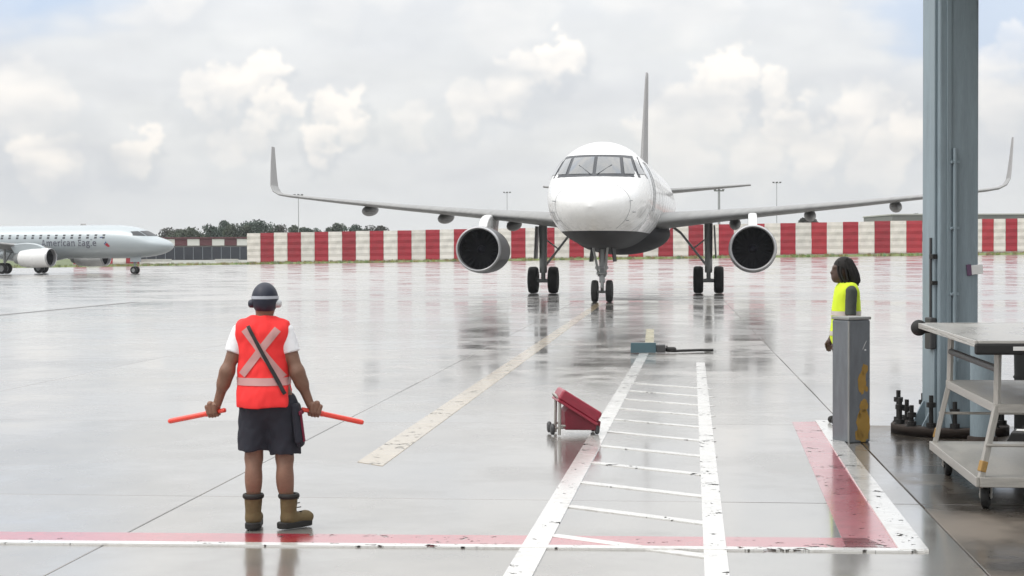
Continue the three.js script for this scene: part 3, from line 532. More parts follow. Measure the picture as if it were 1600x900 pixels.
      P.push(p[0] + e.x * s, p[1] + e.y * s, p[2] + e.z * s, p[0] - e.x * s * .5 + f.x * s * .8, p[1] - e.y * s * .5 + f.y * s * .8, p[2] - e.z * s * .5 + f.z * s * .8, p[0] - e.x * s * .5 - f.x * s * .8, p[1] - e.y * s * .5 - f.y * s * .8, p[2] - e.z * s * .5 - f.z * s * .8);
      for (let i = 0; i < 3; i++) N.push(g.x, g.y, g.z);
    }
    const g = new THREE.BufferGeometry(); g.setAttribute('position', new THREE.Float32BufferAttribute(P, 3)); g.setAttribute('normal', new THREE.Float32BufferAttribute(N, 3));
    mesh('crown', g, leafM[kind], T);
  }
  for (const [x, top, w, k, lab] of [[268, 361, 34, 2, 'leftmost low tree just right of the grey jet nose'], [297, 359, 36, 1, 'second tree from the grey jet nose'], [325, 356, 34, 0, 'third tree from the grey jet nose, behind the low building'], [350, 352, 34, 0, 'tall dark tree over the middle of the low building'], [373, 354, 28, 1, 'narrow tree left of the striped wall end'], [402, 349, 40, 0, 'tallest dark tree over the left end of the striped wall'], [432, 355, 36, 2, 'tree over the second red panel of the striped wall'], [462, 360, 30, 1, 'small tree by the foot of the thin light mast'], [488, 362, 26, 0, 'small tree over the third red panel'], [527, 357, 26, 1, 'small tree over the fourth red panel'], [556, 360, 30, 0, 'low tree over the gap between fourth and fifth red panels'], [585, 359, 26, 2, 'rightmost low tree of the left tree line'], [1426, 339, 26, 1, 'small tree top over the striped wall just left of the pillar'], [1402, 343, 22, 0, 'low tree top second to the left of the pillar'], [1262, 345, 18, 2, 'tiny tree top over the striped wall right of the engine']]) {
    const z = 300 + rr(-12, 12), sc = 2550 / z; tree(lab, (x - 800) / sc, -z, (1.48 + (391.5 - (x - 800) * .0038 - top + 3 + (x > 450 && x < 800 ? 3 : 0)) / sc) * 1.12, w / sc * 1.6, k);
  }
  // light masts
  for (const [x, z, h, r, lab] of [[-34.3, -263, 10.7, .05, 'thin light mast under the left wing tip'], [-.9, -320, 13.0, .05, 'thin light mast above the left engine'], [45.4, -280, 13.1, .05, 'thin light mast right of the tailplane'], [29.8, -235, 10.2, .16, 'thick grey mast below the tailplane tip']]) {
    const m = thing('light_mast', lab, 'mast', [x, .3, z]);
    mesh('pole', rod([0, 0, 0], [0, h, 0], r * 1.5, r), air.grey, m);
    mesh('cross_arm', rod([-.7, h, 0], [.7, h, 0], r * .8), air.grey, m);
    for (const q of [-.6, 0, .6]) mesh('lamp_head', box(.36, .16, .26, q, h + .12, .1, .04), air.darkGrey, m);
  }
}

scene.fog = new THREE.FogExp2(new THREE.Color(.92, .95, 1), .0002);

// ------------------------------------------------------------------ figures: distance fields meshed with surface nets
function nets(fn, lo, hi, cell) {
  const n = [0, 1, 2].map((k) => Math.ceil((hi[k] - lo[k]) / cell) + 1), F = new Float32Array(n[0] * n[1] * n[2]), id = (i, j, k) => (k * n[1] + j) * n[0] + i;
  for (let k = 0; k < n[2]; k++) for (let j = 0; j < n[1]; j++) for (let i = 0; i < n[0]; i++) F[id(i, j, k)] = fn(lo[0] + i * cell, lo[1] + j * cell, lo[2] + k * cell);
  const ix = new Int32Array(F.length).fill(-1), P = [], I = [], C = [];
  for (let c = 0; c < 8; c++) C.push([c & 1, c >> 1 & 1, c >> 2 & 1]);
  const E = []; for (let a = 0; a < 8; a++) for (let b = a + 1; b < 8; b++) { const d = a ^ b; if (d === 1 || d === 2 || d === 4) E.push([a, b]); }
  for (let k = 0; k < n[2] - 1; k++) for (let j = 0; j < n[1] - 1; j++) for (let i = 0; i < n[0] - 1; i++) {
    const v = C.map((c) => F[id(i + c[0], j + c[1], k + c[2])]); let m = 0; for (let c = 0; c < 8; c++) if (v[c] < 0) m |= 1 << c;
    if (m === 0 || m === 255) continue;
    let s = [0, 0, 0], q = 0;
    for (const [a, b] of E) if ((v[a] < 0) !== (v[b] < 0)) { const t = v[a] / (v[a] - v[b]); for (let d = 0; d < 3; d++) s[d] += lerp(C[a][d], C[b][d], t); q++; }
    ix[id(i, j, k)] = P.length / 3; P.push(lo[0] + (i + s[0] / q) * cell, lo[1] + (j + s[1] / q) * cell, lo[2] + (k + s[2] / q) * cell);
  }
  const quad = (a, b, c, d, f) => { if (a < 0 || b < 0 || c < 0 || d < 0) return; f ? I.push(a, b, c, a, c, d) : I.push(a, c, b, a, d, c); };
  for (let k = 1; k < n[2] - 1; k++) for (let j = 1; j < n[1] - 1; j++) for (let i = 1; i < n[0] - 1; i++) {
    const s = F[id(i, j, k)] < 0;
    if (s !== F[id(i + 1, j, k)] < 0) quad(ix[id(i, j - 1, k - 1)], ix[id(i, j, k - 1)], ix[id(i, j, k)], ix[id(i, j - 1, k)], s);
    if (s !== F[id(i, j + 1, k)] < 0) quad(ix[id(i - 1, j, k - 1)], ix[id(i - 1, j, k)], ix[id(i, j, k)], ix[id(i, j, k - 1)], s);
    if (s !== F[id(i, j, k + 1)] < 0) quad(ix[id(i - 1, j - 1, k)], ix[id(i, j - 1, k)], ix[id(i, j, k)], ix[id(i - 1, j, k)], s);
  }
  const N = new Float32Array(P.length), U = new Float32Array(P.length / 3 * 2), e = cell * .5;
  for (let q = 0; q < P.length; q += 3) { const [x, y, z] = [P[q], P[q + 1], P[q + 2]]; const g = V([fn(x + e, y, z) - fn(x - e, y, z), fn(x, y + e, z) - fn(x, y - e, z), fn(x, y, z + e) - fn(x, y, z - e)]).normalize(); N[q] = g.x; N[q + 1] = g.y; N[q + 2] = g.z; U[q / 3 * 2] = (x + z * .6) * 2; U[q / 3 * 2 + 1] = y * 2; }
  const g = new THREE.BufferGeometry(); g.setAttribute('position', new THREE.Float32BufferAttribute(P, 3)); g.setAttribute('normal', new THREE.BufferAttribute(N, 3)); g.setAttribute('uv', new THREE.BufferAttribute(U, 2)); g.setIndex(I);
  return g;
}
const smin = (a, b, k) => { const h = Math.max(k - Math.abs(a - b), 0) / k; return Math.min(a, b) - h * h * k * .25; };
const smax = (a, b, k) => -smin(-a, -b, k);
const cap = (a, b, r0, r1) => { const d = [b[0] - a[0], b[1] - a[1], b[2] - a[2]], l = d[0] ** 2 + d[1] ** 2 + d[2] ** 2; return (x, y, z) => { const p = x - a[0], q = y - a[1], s = z - a[2], t = clamp((p * d[0] + q * d[1] + s * d[2]) / l); return Math.hypot(p - d[0] * t, q - d[1] * t, s - d[2] * t) - lerp(r0, r1, t); }; };
const ell = (c, r) => (x, y, z) => { const p = (x - c[0]) / r[0], q = (y - c[1]) / r[1], s = (z - c[2]) / r[2], k0 = Math.hypot(p, q, s), k1 = Math.hypot(p / r[0], q / r[1], s / r[2]); return k1 < 1e-9 ? -Math.min(...r) : k0 * (k0 - 1) / k1; };
const uni = (list, k) => (x, y, z) => { let d = list[0](x, y, z); for (let i = 1; i < list.length; i++) d = smin(d, list[i](x, y, z), k); return d; };
const slabY = (f, y0, y1, k = .008) => (x, y, z) => smax(smax(f(x, y, z), y0 - y, k), y - y1, k);
const wr = (f, amp, fr = 14) => (x, y, z) => f(x, y, z) + amp * (perlin.noise(x * fr, y * fr * .6, z * fr) + .5 * perlin.noise(x * fr * 2.3, y * fr * 1.6 + 4, z * fr * 2.3));
// first surface of f met from point o in direction d, lifted by off
function meet(f, o, d, off) { let t = 0; for (let k = 0; k < 90; k++) { const v = f(o[0] + d[0] * t, o[1] + d[1] * t, o[2] + d[2] * t) - off; if (v < .0006) break; t += Math.max(v * .7, .0006); if (t > 2) break; } return [o[0] + d[0] * t, o[1] + d[1] * t, o[2] + d[2] * t]; }
// ribbon on f: rays(u, v) gives [origin, direction]; a thin closed band
function ribbon(f, rays, nu, nv, off, th = .003) {
  const rows = [], low = []; for (let j = 0; j <= nv; j++) { const r = [], q = []; for (let i = 0; i <= nu; i++) { const [o, d] = rays(i / nu, j / nv); r.push(meet(f, o, d, off)); } rows.push(r); }
  const g = gridGeo(rows), p = g.attributes.position, n = g.attributes.normal; // turn faces outwards
  const k = Math.floor(p.count / 2), [o, d] = rays(.5, .5); if (n.getX(k) * d[0] + n.getY(k) * d[1] + n.getZ(k) * d[2] > 0) { const ix = g.index.array; for (let q = 0; q < ix.length; q += 3) [ix[q], ix[q + 1]] = [ix[q + 1], ix[q]]; g.computeVertexNormals(); }
  return g;
}
const cloth = (c, bump = .0006) => new THREE.MeshPhysicalMaterial({ color: c, roughness: .85, sheen: .25, sheenRoughness: .6, sheenColor: c, bumpMap: paintBump, bumpScale: bump });
const P = {
  skin: std(lin(.27, .145, .098), .55, 0, { map: grime, bumpMap: paintBump, bumpScale: .0015 }), skinDark: std(lin(.075, .042, .03), .5), vestRed: cloth(lin(.86, .035, .035)), tape: std(lin(.56, .5, .45), .4, .1), tapePink: std(lin(.52, .27, .26), .45), white: cloth(lin(.78, .78, .8)), navy: cloth(lin(.018, .02, .03)),
  bootTan: std(lin(.16, .115, .05), .8, 0, { map: grime }), bootBlack: std(lin(.014, .013, .012), .7), capNavy: std(lin(.014, .018, .035), .55), capBand: std(lin(.4, .42, .47), .4), cup: std(lin(.55, .56, .58), .45), strap: std(lin(.018, .016, .016), .6), maroon: cloth(lin(.16, .012, .035)),
  vestYellow: cloth(lin(.62, .78, .03)), greyShirt: cloth(lin(.055, .065, .055)), trouser: cloth(lin(.03, .035, .045)), hair: std(lin(.012, .01, .009), .8), wand: new THREE.MeshPhysicalMaterial({ color: lin(.78, .06, .035), roughness: .35, clearcoat: .5, clearcoatRoughness: .15 }),
  eyeWhite: std(lin(.7, .68, .64), .3),
};
// a hand gripping a rod through c along axis a; w = direction from the wrist, palm side n
function gripField(c, a, w, nrm, s = 1) {
  const A = V(a).normalize(), W = V(w), N = new THREE.Vector3(); W.sub(A.clone().multiplyScalar(W.dot(A))).normalize(); N.crossVectors(A, W).multiplyScalar(nrm);
  const pt = (i, j, k) => [0, 1, 2].map((d) => c[d] + s * (A.getComponent(d) * i + W.getComponent(d) * j + N.getComponent(d) * k));
  const f = [cap(pt(-.03, -.055, .018), pt(-.026, -.005, .026), .016 * s, .015 * s), cap(pt(.03, -.055, .018), pt(.026, -.005, .026), .016 * s, .015 * s), cap(pt(0, -.07, .012), pt(0, -.01, .025), .022 * s, .017 * s)];
  const len = [.92, 1, .96, .8];
  for (let q = 0; q < 4; q++) { const i = -.033 + q * .0215, l = len[q]; f.push(cap(pt(i, -.003, .026), pt(i, .026 * l, .017), .0098 * s, .0092 * s), cap(pt(i, .026 * l, .017), pt(i, .026 * l, -.013), .0092 * s, .0086 * s), cap(pt(i, .026 * l, -.013), pt(i, .004, -.025), .0086 * s, .0076 * s)); }
  f.push(cap(pt(-.028, -.045, .004), pt(-.04, -.022, -.014), .013 * s, .0105 * s), cap(pt(-.04, -.022, -.014), pt(-.022, .0, -.027), .0105 * s, .0088 * s));
  return uni(f, .006);
}

// ---- marshaller, seen from behind, facing the airliner (-z)
{
  const G = thing('person', 'person in red safety vest and dark shorts holding two red wands, seen from behind', 'person', [-1.765, .012, -11.63]);
  const sh = [[-.172, 1.42, 0], [.147, 1.42, 0]], el = [[-.262, 1.14, .035], [.235, 1.135, .035]], wri = [[-.345, .9, -.03], [.315, .9, -.03]], hand = [[-.375, .835, -.045], [.345, .835, -.045]];
  const hip = [[-.07, .9, 0], [.12, .9, 0]], kn = [[-.085, .5, -.015], [.135, .5, -.015]], an = [[-.085, .12, .02], [.165, .12, .02]];
  const torso = uni([ell([-.015, 1.29, 0], [.165, .24, .12]), ell([.005, 1.08, 0], [.152, .22, .11]), ell([.025, .93, .01], [.17, .14, .13]), cap([-.14, 1.42, .0], [.115, 1.42, .0], .062, .062)], .09);
  const neck = cap([-.005, 1.44, .0], [.0, 1.6, -.02], .064, .056);
  const head = uni([ell([.003, 1.655, -.015], [.078, .105, .098]), ell([.003, 1.6, -.05], [.062, .07, .06]), cap([.003, 1.63, -.11], [.003, 1.605, -.122], .012, .016), ell([-.077, 1.635, -.01], [.012, .03, .018]), ell([.083, 1.635, -.01], [.012, .03, .018])], .025);
  const list = [torso, neck, head];
  for (let s = 0; s < 2; s++) list.push(cap(sh[s], el[s], .054, .043), cap(el[s], [lerp(el[s][0], wri[s][0], .35), lerp(el[s][1], wri[s][1], .35), lerp(el[s][2], wri[s][2], .35)], .045, .047), cap(el[s], wri[s], .044, .031), cap(hip[s], kn[s], .095, .062), cap(kn[s], an[s], .055, .04), ell([kn[s][0] + .003, .36, .025], [.06, .14, .062]), cap(an[s], [an[s][0], .06, -.02], .045, .04));
  const body = uni(list, .035);
  const grips = [gripField(hand[0], [-.93, -.2, -.3], [-.02, -.06, -.02], 1), gripField(hand[1], [.93, -.24, -.3], [.03, -.06, -.02], -1)];
  const whole = uni([body], .02);
  const bodyGeo = nets(whole, [-.5, .03, -.22], [.45, 1.8, .2], .012);
  const hands = grips.map((f, s) => { const wrist = cap(wri[s], [lerp(wri[s][0], hand[s][0], .55), lerp(wri[s][1], hand[s][1], .55), lerp(wri[s][2], hand[s][2], .55)], .031, .026); const q = uni([f, wrist], .014); return nets(q, hand[s].map((v) => v - .115), hand[s].map((v) => v + .115), .0042); });
  mesh('body', merge([bodyGeo, ...hands]), P.skin, G);
  // clothing
  const vestBase = uni([torso, cap([-.135, 1.425, 0], [.11, 1.425, 0], .066, .066), cap([-.005, 1.42, 0], [0, 1.54, -.01], .084, .058)], .05);
  const vestF = (x, y, z) => { const flare = lerp(.058, .016, clamp((y - .88) / .35)); let d = vestBase(x, y, z) - flare; d = smax(d, .885 + .02 * (x > 0 ? 1 : -1) * 0 + .04 * x - y, .008); d = smax(d, y - 1.545, .012); d = smax(d, Math.abs(x + .012) - .19, .02); return d; };
  const vestW = wr(vestF, .011, 9);
  const vest = mesh('vest', nets(vestW, [-.3, .84, -.22], [.3, 1.58, .22], .011), P.vestRed, G, 'red high-visibility vest with pale tape');
  const back = (x, y) => [[x, y, .5], [0, 0, -1]], front = (x, y) => [[x, y, -.5], [0, 0, 1]];
  const seg = (fn, x0, y0, x1, y1, w) => { const l = Math.hypot(x1 - x0, y1 - y0), nx = -(y1 - y0) / l * w / 2, ny = (x1 - x0) / l * w / 2; return (u, v) => fn(lerp(x0, x1, u) + nx * (v * 2 - 1), lerp(y0, y1, u) + ny * (v * 2 - 1)); };
  for (const fn of [back, front]) for (const [x0, y0, x1, y1] of [[-.125, 1.45, .145, 1.1], [.11, 1.45, -.145, 1.12]]) mesh('reflective_tape', ribbon(vestW, seg(fn, x0, y0, x1, y1, .055), 26, 4, fn === back ? (x0 < 0 ? .004 : .007) : .004), P.tapePink, vest);
  mesh('reflective_tape', ribbon(vestW, (u, v) => { const a = u * Math.PI * 2, y = 1.045 + .055 * v; return [[Math.cos(a) * .5 + .005, y, Math.sin(a) * .4], [-Math.cos(a), 0, -Math.sin(a)]]; }, 60, 3, .004), P.tapePink, vest);
  for (const fn of [back, front]) mesh('shoulder_strap', ribbon(vestW, seg(fn, -.1, 1.475, .165, .985, .026), 30, 2, .013), P.strap, G, fn === back ? 'thin dark strap across the back' : 'thin dark strap across the chest');
  [0, 1].map((s) => { const e = [0, 1, 2].map((d) => lerp(sh[s][d], el[s][d], .52)); const c = cap(sh[s], [0, 1, 2].map((d) => lerp(sh[s][d], el[s][d], .8)), .066, .068), nrm = V([e[0] - sh[s][0], e[1] - sh[s][1], e[2] - sh[s][2]]).normalize(); return (x, y, z) => smax(c(x, y, z), (x - e[0]) * nrm.x + (y - e[1]) * nrm.y + (z - e[2]) * nrm.z, .01); }).forEach((f, s) => mesh('t_shirt_sleeve', nets(wr(f, .004, 16), [s ? .04 : -.36, 1.2, -.12], [s ? .34 : -.06, 1.56, .12], .01), P.white, G, 'white short sleeve'));
  const shortsF = uni([ell([.025, .9, .012], [.185, .14, .14]), cap([-.072, .88, 0], [-.088, .5, -.01], .112, .112), cap([.125, .88, 0], [.145, .48, -.01], .112, .108)], .05);
  mesh('shorts', nets(wr((x, y, z) => smax(smax(shortsF(x, y, z), (x > .03 ? .535 : .565) - y, .006), y - 1.0, .01), .013, 10), [-.28, .48, -.24], [.32, 1.04, .24], .011), P.navy, G, 'dark navy shorts');
  mesh('pouch', merge([at(box(.06, .3, .17, 0, 0, 0, .03), .235, .76, .02, 0, 0, .12), at(box(.05, .16, .12, 0, 0, 0, .024), .25, .67, .03, 0, 0, .12)]), P.navy, G);
  mesh('pouch_trim', merge([at(box(.012, .2, .05, 0, 0, 0, .004), .275, .73, .06, 0, 0, .12), at(box(.02, .03, .15, 0, 0, 0, .006), .262, .84, .03, 0, 0, .12)]), P.maroon, G, 'maroon trim on the pouch');
  // boots: toes at -z, the right one turned outwards
  for (const [x, turn] of [[-.085, .06], [.168, -.78]]) {
    const b = part('boot', G); b.position.set(x, 0, .02); b.rotation.y = turn;
    const f = uni([cap([0, .23, 0], [0, .08, .005], .064, .054), cap([0, .06, .0], [0, .052, -.14], .052, .046), ell([0, .06, -.15], [.05, .045, .06])], .035);
    mesh('upper', nets(wr((x1, y, z) => smax(smax(f(x1, y, z), .028 - y, .006), y - .232, .006), .0025, 26), [-.1, 0, -.24], [.1, .27, .1], .007), P.bootTan, b);
    mesh('sole', nets((x1, y, z) => smax(smax(uni([cap([0, .03, .035], [0, .03, -.14], .058, .056)], .01)(x1, .03 + (y - .03) * .4, z), -.002 - y, .004), y - .045 - .02 * (z > .02 ? 1 : 0) * 0, .006), [-.1, -.01, -.24], [.1, .08, .12], .007), P.bootBlack, b);
    mesh('collar', nets((x1, y, z) => smax(Math.hypot(Math.hypot(x1, z) - .062, (y - .232) * .75) - .015, -1, .01), [-.1, .19, -.1], [.1, .28, .1], .006), P.bootBlack, b);
    mesh('laces', merge([0, 1, 2, 3].map((k) => rod([-.03, .1 + k * .032, -.062 - .012 * (3 - k) * .9], [.03, .112 + k * .032, -.062 - .012 * (3 - k) * .9], .004))), P.strap, b);
  }
  // cap with band and ear defenders
  G.scale.set(1, .98, 1);
  const capF = (x, y, z) => { const d = ell([.003, 1.665, -.012], [.094, .12, .113])(x, y, z); return smax(d, 1.575 - y + .25 * (-.012 - z) * (z < 0 ? 1 : .0), .008); };
  const c = mesh('bump_cap', nets(capF, [-.13, 1.56, -.16], [.13, 1.8, .13], .006), P.capNavy, G, 'dark navy cap with grey band');
  mesh('cap_band', ribbon(capF, (u, v) => { const a = (-.08 + 1.16 * u) * Math.PI, y = 1.665 + .022 * v; return [[Math.cos(a) * .3, y, Math.sin(a) * .3 - .012], [-Math.cos(a), 0, -Math.sin(a)]]; }, 40, 3, .003), P.capBand, c);
  mesh('cap_peak', (() => { const g = new THREE.CylinderGeometry(.085, .085, .008, 24, 1, false, Math.PI / 2, Math.PI); g.scale(1, 1, .75); return at(g, .003, 1.655, -.1, .12); })(), P.capNavy, c);
  for (const m of [-1, 1]) mesh('ear_cup', at(lathe([[0, .032], [.024, .031], [.036, .022], [.039, 0], [.034, -.012], [0, -.014]], 24).scale(.8, 1, 1), .003 + m * .086, 1.63, -.01, 0, 0, -m * Math.PI / 2), m > 0 ? P.cup : P.capNavy, G);
  // the two wands are things of their own
  hand.forEach((h, s) => {
    const w = thing('marshalling_wand', s ? 'red marshalling wand in the right hand of the person in the red vest' : 'red marshalling wand in the left hand of the person in the red vest', 'wand', [G.position.x + h[0], G.position.y + h[1] * .98, G.position.z + h[2]], 0, 'marshalling wands');
    const d = V(s ? [.93, -.24, -.28] : [-.93, -.2, -.28]).normalize(), q = new THREE.Quaternion().setFromUnitVectors(new THREE.Vector3(0, 1, 0), d);
    mesh('shaft', lathe([[0, .37], [.013, .368], [.019, .355], [.019, .07], [.022, .06], [.022, .05], [.0165, .045], [.0165, .0]], 20).applyQuaternion(q), P.wand, w);
    mesh('grip', lathe([[.0165, .0], [.016, -.05], [.017, -.085], [.015, -.095], [0, -.097]], 20).applyQuaternion(q), P.wand, w);
  });
}

// ---- second person, in profile facing left, behind the bollard
{
  const G = thing('person', 'person in yellow safety vest with long dark locks standing behind the grey bollard', 'person', [3.77, .012, -18.4]);
  const torso = uni([ell([.0, 1.36, 0], [.13, .25, .19]), ell([-.01, 1.13, 0], [.125, .22, .165]), ell([.0, .99, 0], [.14, .14, .18]), cap([.01, 1.5, -.16], [.01, 1.5, .16], .068, .068)], .09);
  const list = [torso, cap([.01, 1.5, 0], [-.04, 1.66, 0], .06, .055), ell([-.05, 1.735, 0], [.1, .118, .08]), ell([-.09, 1.675, 0], [.065, .07, .058]), cap([-.15, 1.735, 0], [-.168, 1.705, 0], .011, .018), cap([-.145, 1.662, -.012], [-.145, 1.662, .012], .014, .014), cap([-.148, 1.645, -.012], [-.148, 1.645, .012], .013, .013), ell([-.125, 1.618, 0], [.028, .024, .026]), ell([-.135, 1.768, .0], [.02, .014, .05])];
  for (const m of [1, -1]) { const s = [.01, 1.49, m * .2], e = [.0, 1.2, m * .235], w = [-.13, .97, m * .2]; list.push(cap(s, e, .056, .045), cap(e, w, .045, .03), cap([.0, .95, m * .09], [-.005, .52, m * .1], .1, .065), cap([-.005, .52, m * .1], [.01, .1, m * .1], .058, .042)); }
  const body = uni(list, .035);
  const hands = [1, -1].map((m) => { // relaxed hands, fingers slightly curled
    const w = [-.13, .97, m * .2], f = [cap(w, [-.15, .92, m * .197], .03, .032), cap([-.165, .9, m * .197], [-.14, .88, m * .197], .022, .02)];
    for (let q = 0; q < 4; q++) { const x = -.185 + q * .019, l = [.9, 1, .95, .78][q]; f.push(cap([x, .89, m * .198], [x - .006, .89 - .045 * l, m * .192], .0095, .009), cap([x - .006, .89 - .045 * l, m * .192], [x - .0, .89 - .08 * l, m * .178], .009, .0078)); }
    f.push(cap([-.178, .925, m * .195], [-.2, .892, m * .185], .012, .0105), cap([-.2, .892, m * .185], [-.2, .862, m * .178], .0105, .009));
    return nets(uni(f, .01), [-.26, .78, m * .19 - .07], [-.06, 1.02, m * .19 + .07], .0045);
  });
  mesh('body', merge([nets(body, [-.3, .05, -.34], [.24, 1.9, .34], .013), ...hands]), P.skinDark, G);
  const vestF = (x, y, z) => smax(smax(smax(torso(x, y, z) - lerp(.035, .02, clamp((y - .9) / .5)), .87 - y, .008), y - 1.6, .02), Math.abs(z) - .222, .02), vestW = wr(vestF, .006, 10);
  const v = mesh('vest', nets(vestW, [-.26, .82, -.28], [.26, 1.66, .28], .012), P.vestYellow, G, 'fluorescent yellow vest');
  for (const y of [1.225, 1.0]) mesh('reflective_tape', ribbon(vestW, (u, w) => { const a = u * Math.PI * 2; return [[Math.cos(a) * .5, y + .05 * w, Math.sin(a) * .5], [-Math.cos(a), 0, -Math.sin(a)]]; }, 50, 3, .004), P.tape, v);
  for (const m of [1, -1]) { const c = cap([.01, 1.5, m * .2], [.0, 1.21, m * .225], .066, .06); mesh('sleeve', nets(wr((x, y, z) => smax(c(x, y, z), 1.235 - y, .01), .005, 15), [-.12, 1.18, m * .22 - .14], [.14, 1.62, m * .22 + .14], .011), P.greyShirt, G, 'dark grey-green sleeve'); }
  const tr = uni([ell([.0, .97, 0], [.15, .13, .19]), ...[1, -1].flatMap((m) => [cap([.0, .95, m * .09], [-.005, .5, m * .1], .115, .085), cap([-.005, .5, m * .1], [.01, .06, m * .1], .085, .075)])], .04);
  mesh('trousers', nets(wr((x, y, z) => smax(tr(x, y, z), .05 - y, .006), .006, 11), [-.22, .02, -.3], [.22, 1.14, .3], .013), P.trouser, G);
  for (const m of [1, -1]) mesh('shoe', nets((x, y, z) => smax(uni([cap([.03, .05, m * .1], [-.15, .04, m * .1], .05, .042), ell([-.02, .075, m * .1], [.07, .05, .045])], .03)(x, y, z), -y, .004), [-.24, -.02, m * .1 - .08], [.12, .16, m * .1 + .08], .008), P.bootBlack, G);
  const locks = [at(new THREE.SphereGeometry(1, 24, 16, 0, 6.2832, 0, 1.75).scale(.12, .125, .105), -.03, 1.765, 0, 0, 0, -.5)];
  for (let k = 0; k < 70; k++) {
    const a = rr(-2.5, 2.5), lat = rr(-.1, .95), R = [.115, .125, .1], x0 = -.03 + Math.cos(a) * Math.cos(lat) * R[0] , z0 = Math.sin(a) * Math.cos(lat) * R[2], y0 = 1.765 + Math.sin(lat) * R[1];
    if (x0 < -.1) continue;
    const yb = rr(1.55, 1.62), ox = .03 + .05 * rnd(), q = Math.hypot(x0 + .03, z0) || 1;
    locks.push(tube([[x0, y0, z0], [x0 + (x0 + .03) / q * .03 + .012, lerp(y0, yb, .4), z0 * 1.18], [x0 + ox * .9, yb, z0 * 1.1]], rr(.009, .014), 8, 6));
  }
  mesh('hair', merge(locks), P.hair, G, 'long dark locks');
  for (const m of [1, -1]) mesh('eye', new THREE.SphereGeometry(.011, 12, 8).translate(-.134, 1.742, m * .032), P.eyeWhite, G);
}

// ------------------------------------------------------------------ pillar, bollards, carts and small equipment
const S = {
  blue: std(lin(.29, .37, .425), .55, 0, { map: grime, bumpMap: paintBump, bumpScale: .0012, roughnessMap: roughMap }), bollard: std(lin(.17, .19, .215), .55, 0, { map: grime, bumpMap: paintBump, bumpScale: .002 }), bollardCap: std(lin(.32, .33, .33), .6, 0, { map: grime }),
  yellow: std(lin(.42, .25, .045), .65, 0, { map: grime, bumpMap: paintBump, bumpScale: .002 }), rust: std(lin(.045, .032, .026), .8, .2, { map: grime, bumpMap: paintBump, bumpScale: .004 }), iron: std(lin(.02, .019, .018), .6, .3),
  galv: std(lin(.5, .49, .465), .5, .3, { map: grime, roughnessMap: roughMap }), galvFlat: std(lin(.62, .61, .585), .4, .25, { map: grime, roughnessMap: roughMap }), blackRubber: std(lin(.016, .016, .016), .7), steelDark: std(lin(.06, .06, .062), .5, .3), redBox: new THREE.MeshPhysicalMaterial({ color: lin(.36, .02, .05), roughness: .4, clearcoat: .3, clearcoatRoughness: .2, map: grime }),
  redDeep: std(lin(.2, .012, .03), .5, 0, { map: grime }), teal: std(lin(.025, .072, .092), .5, 0, { map: grime }), labelWhite: std(lin(.75, .75, .74), .5), orangeTape: std(lin(.45, .27, .08), .6, 0, { map: grime }),
};
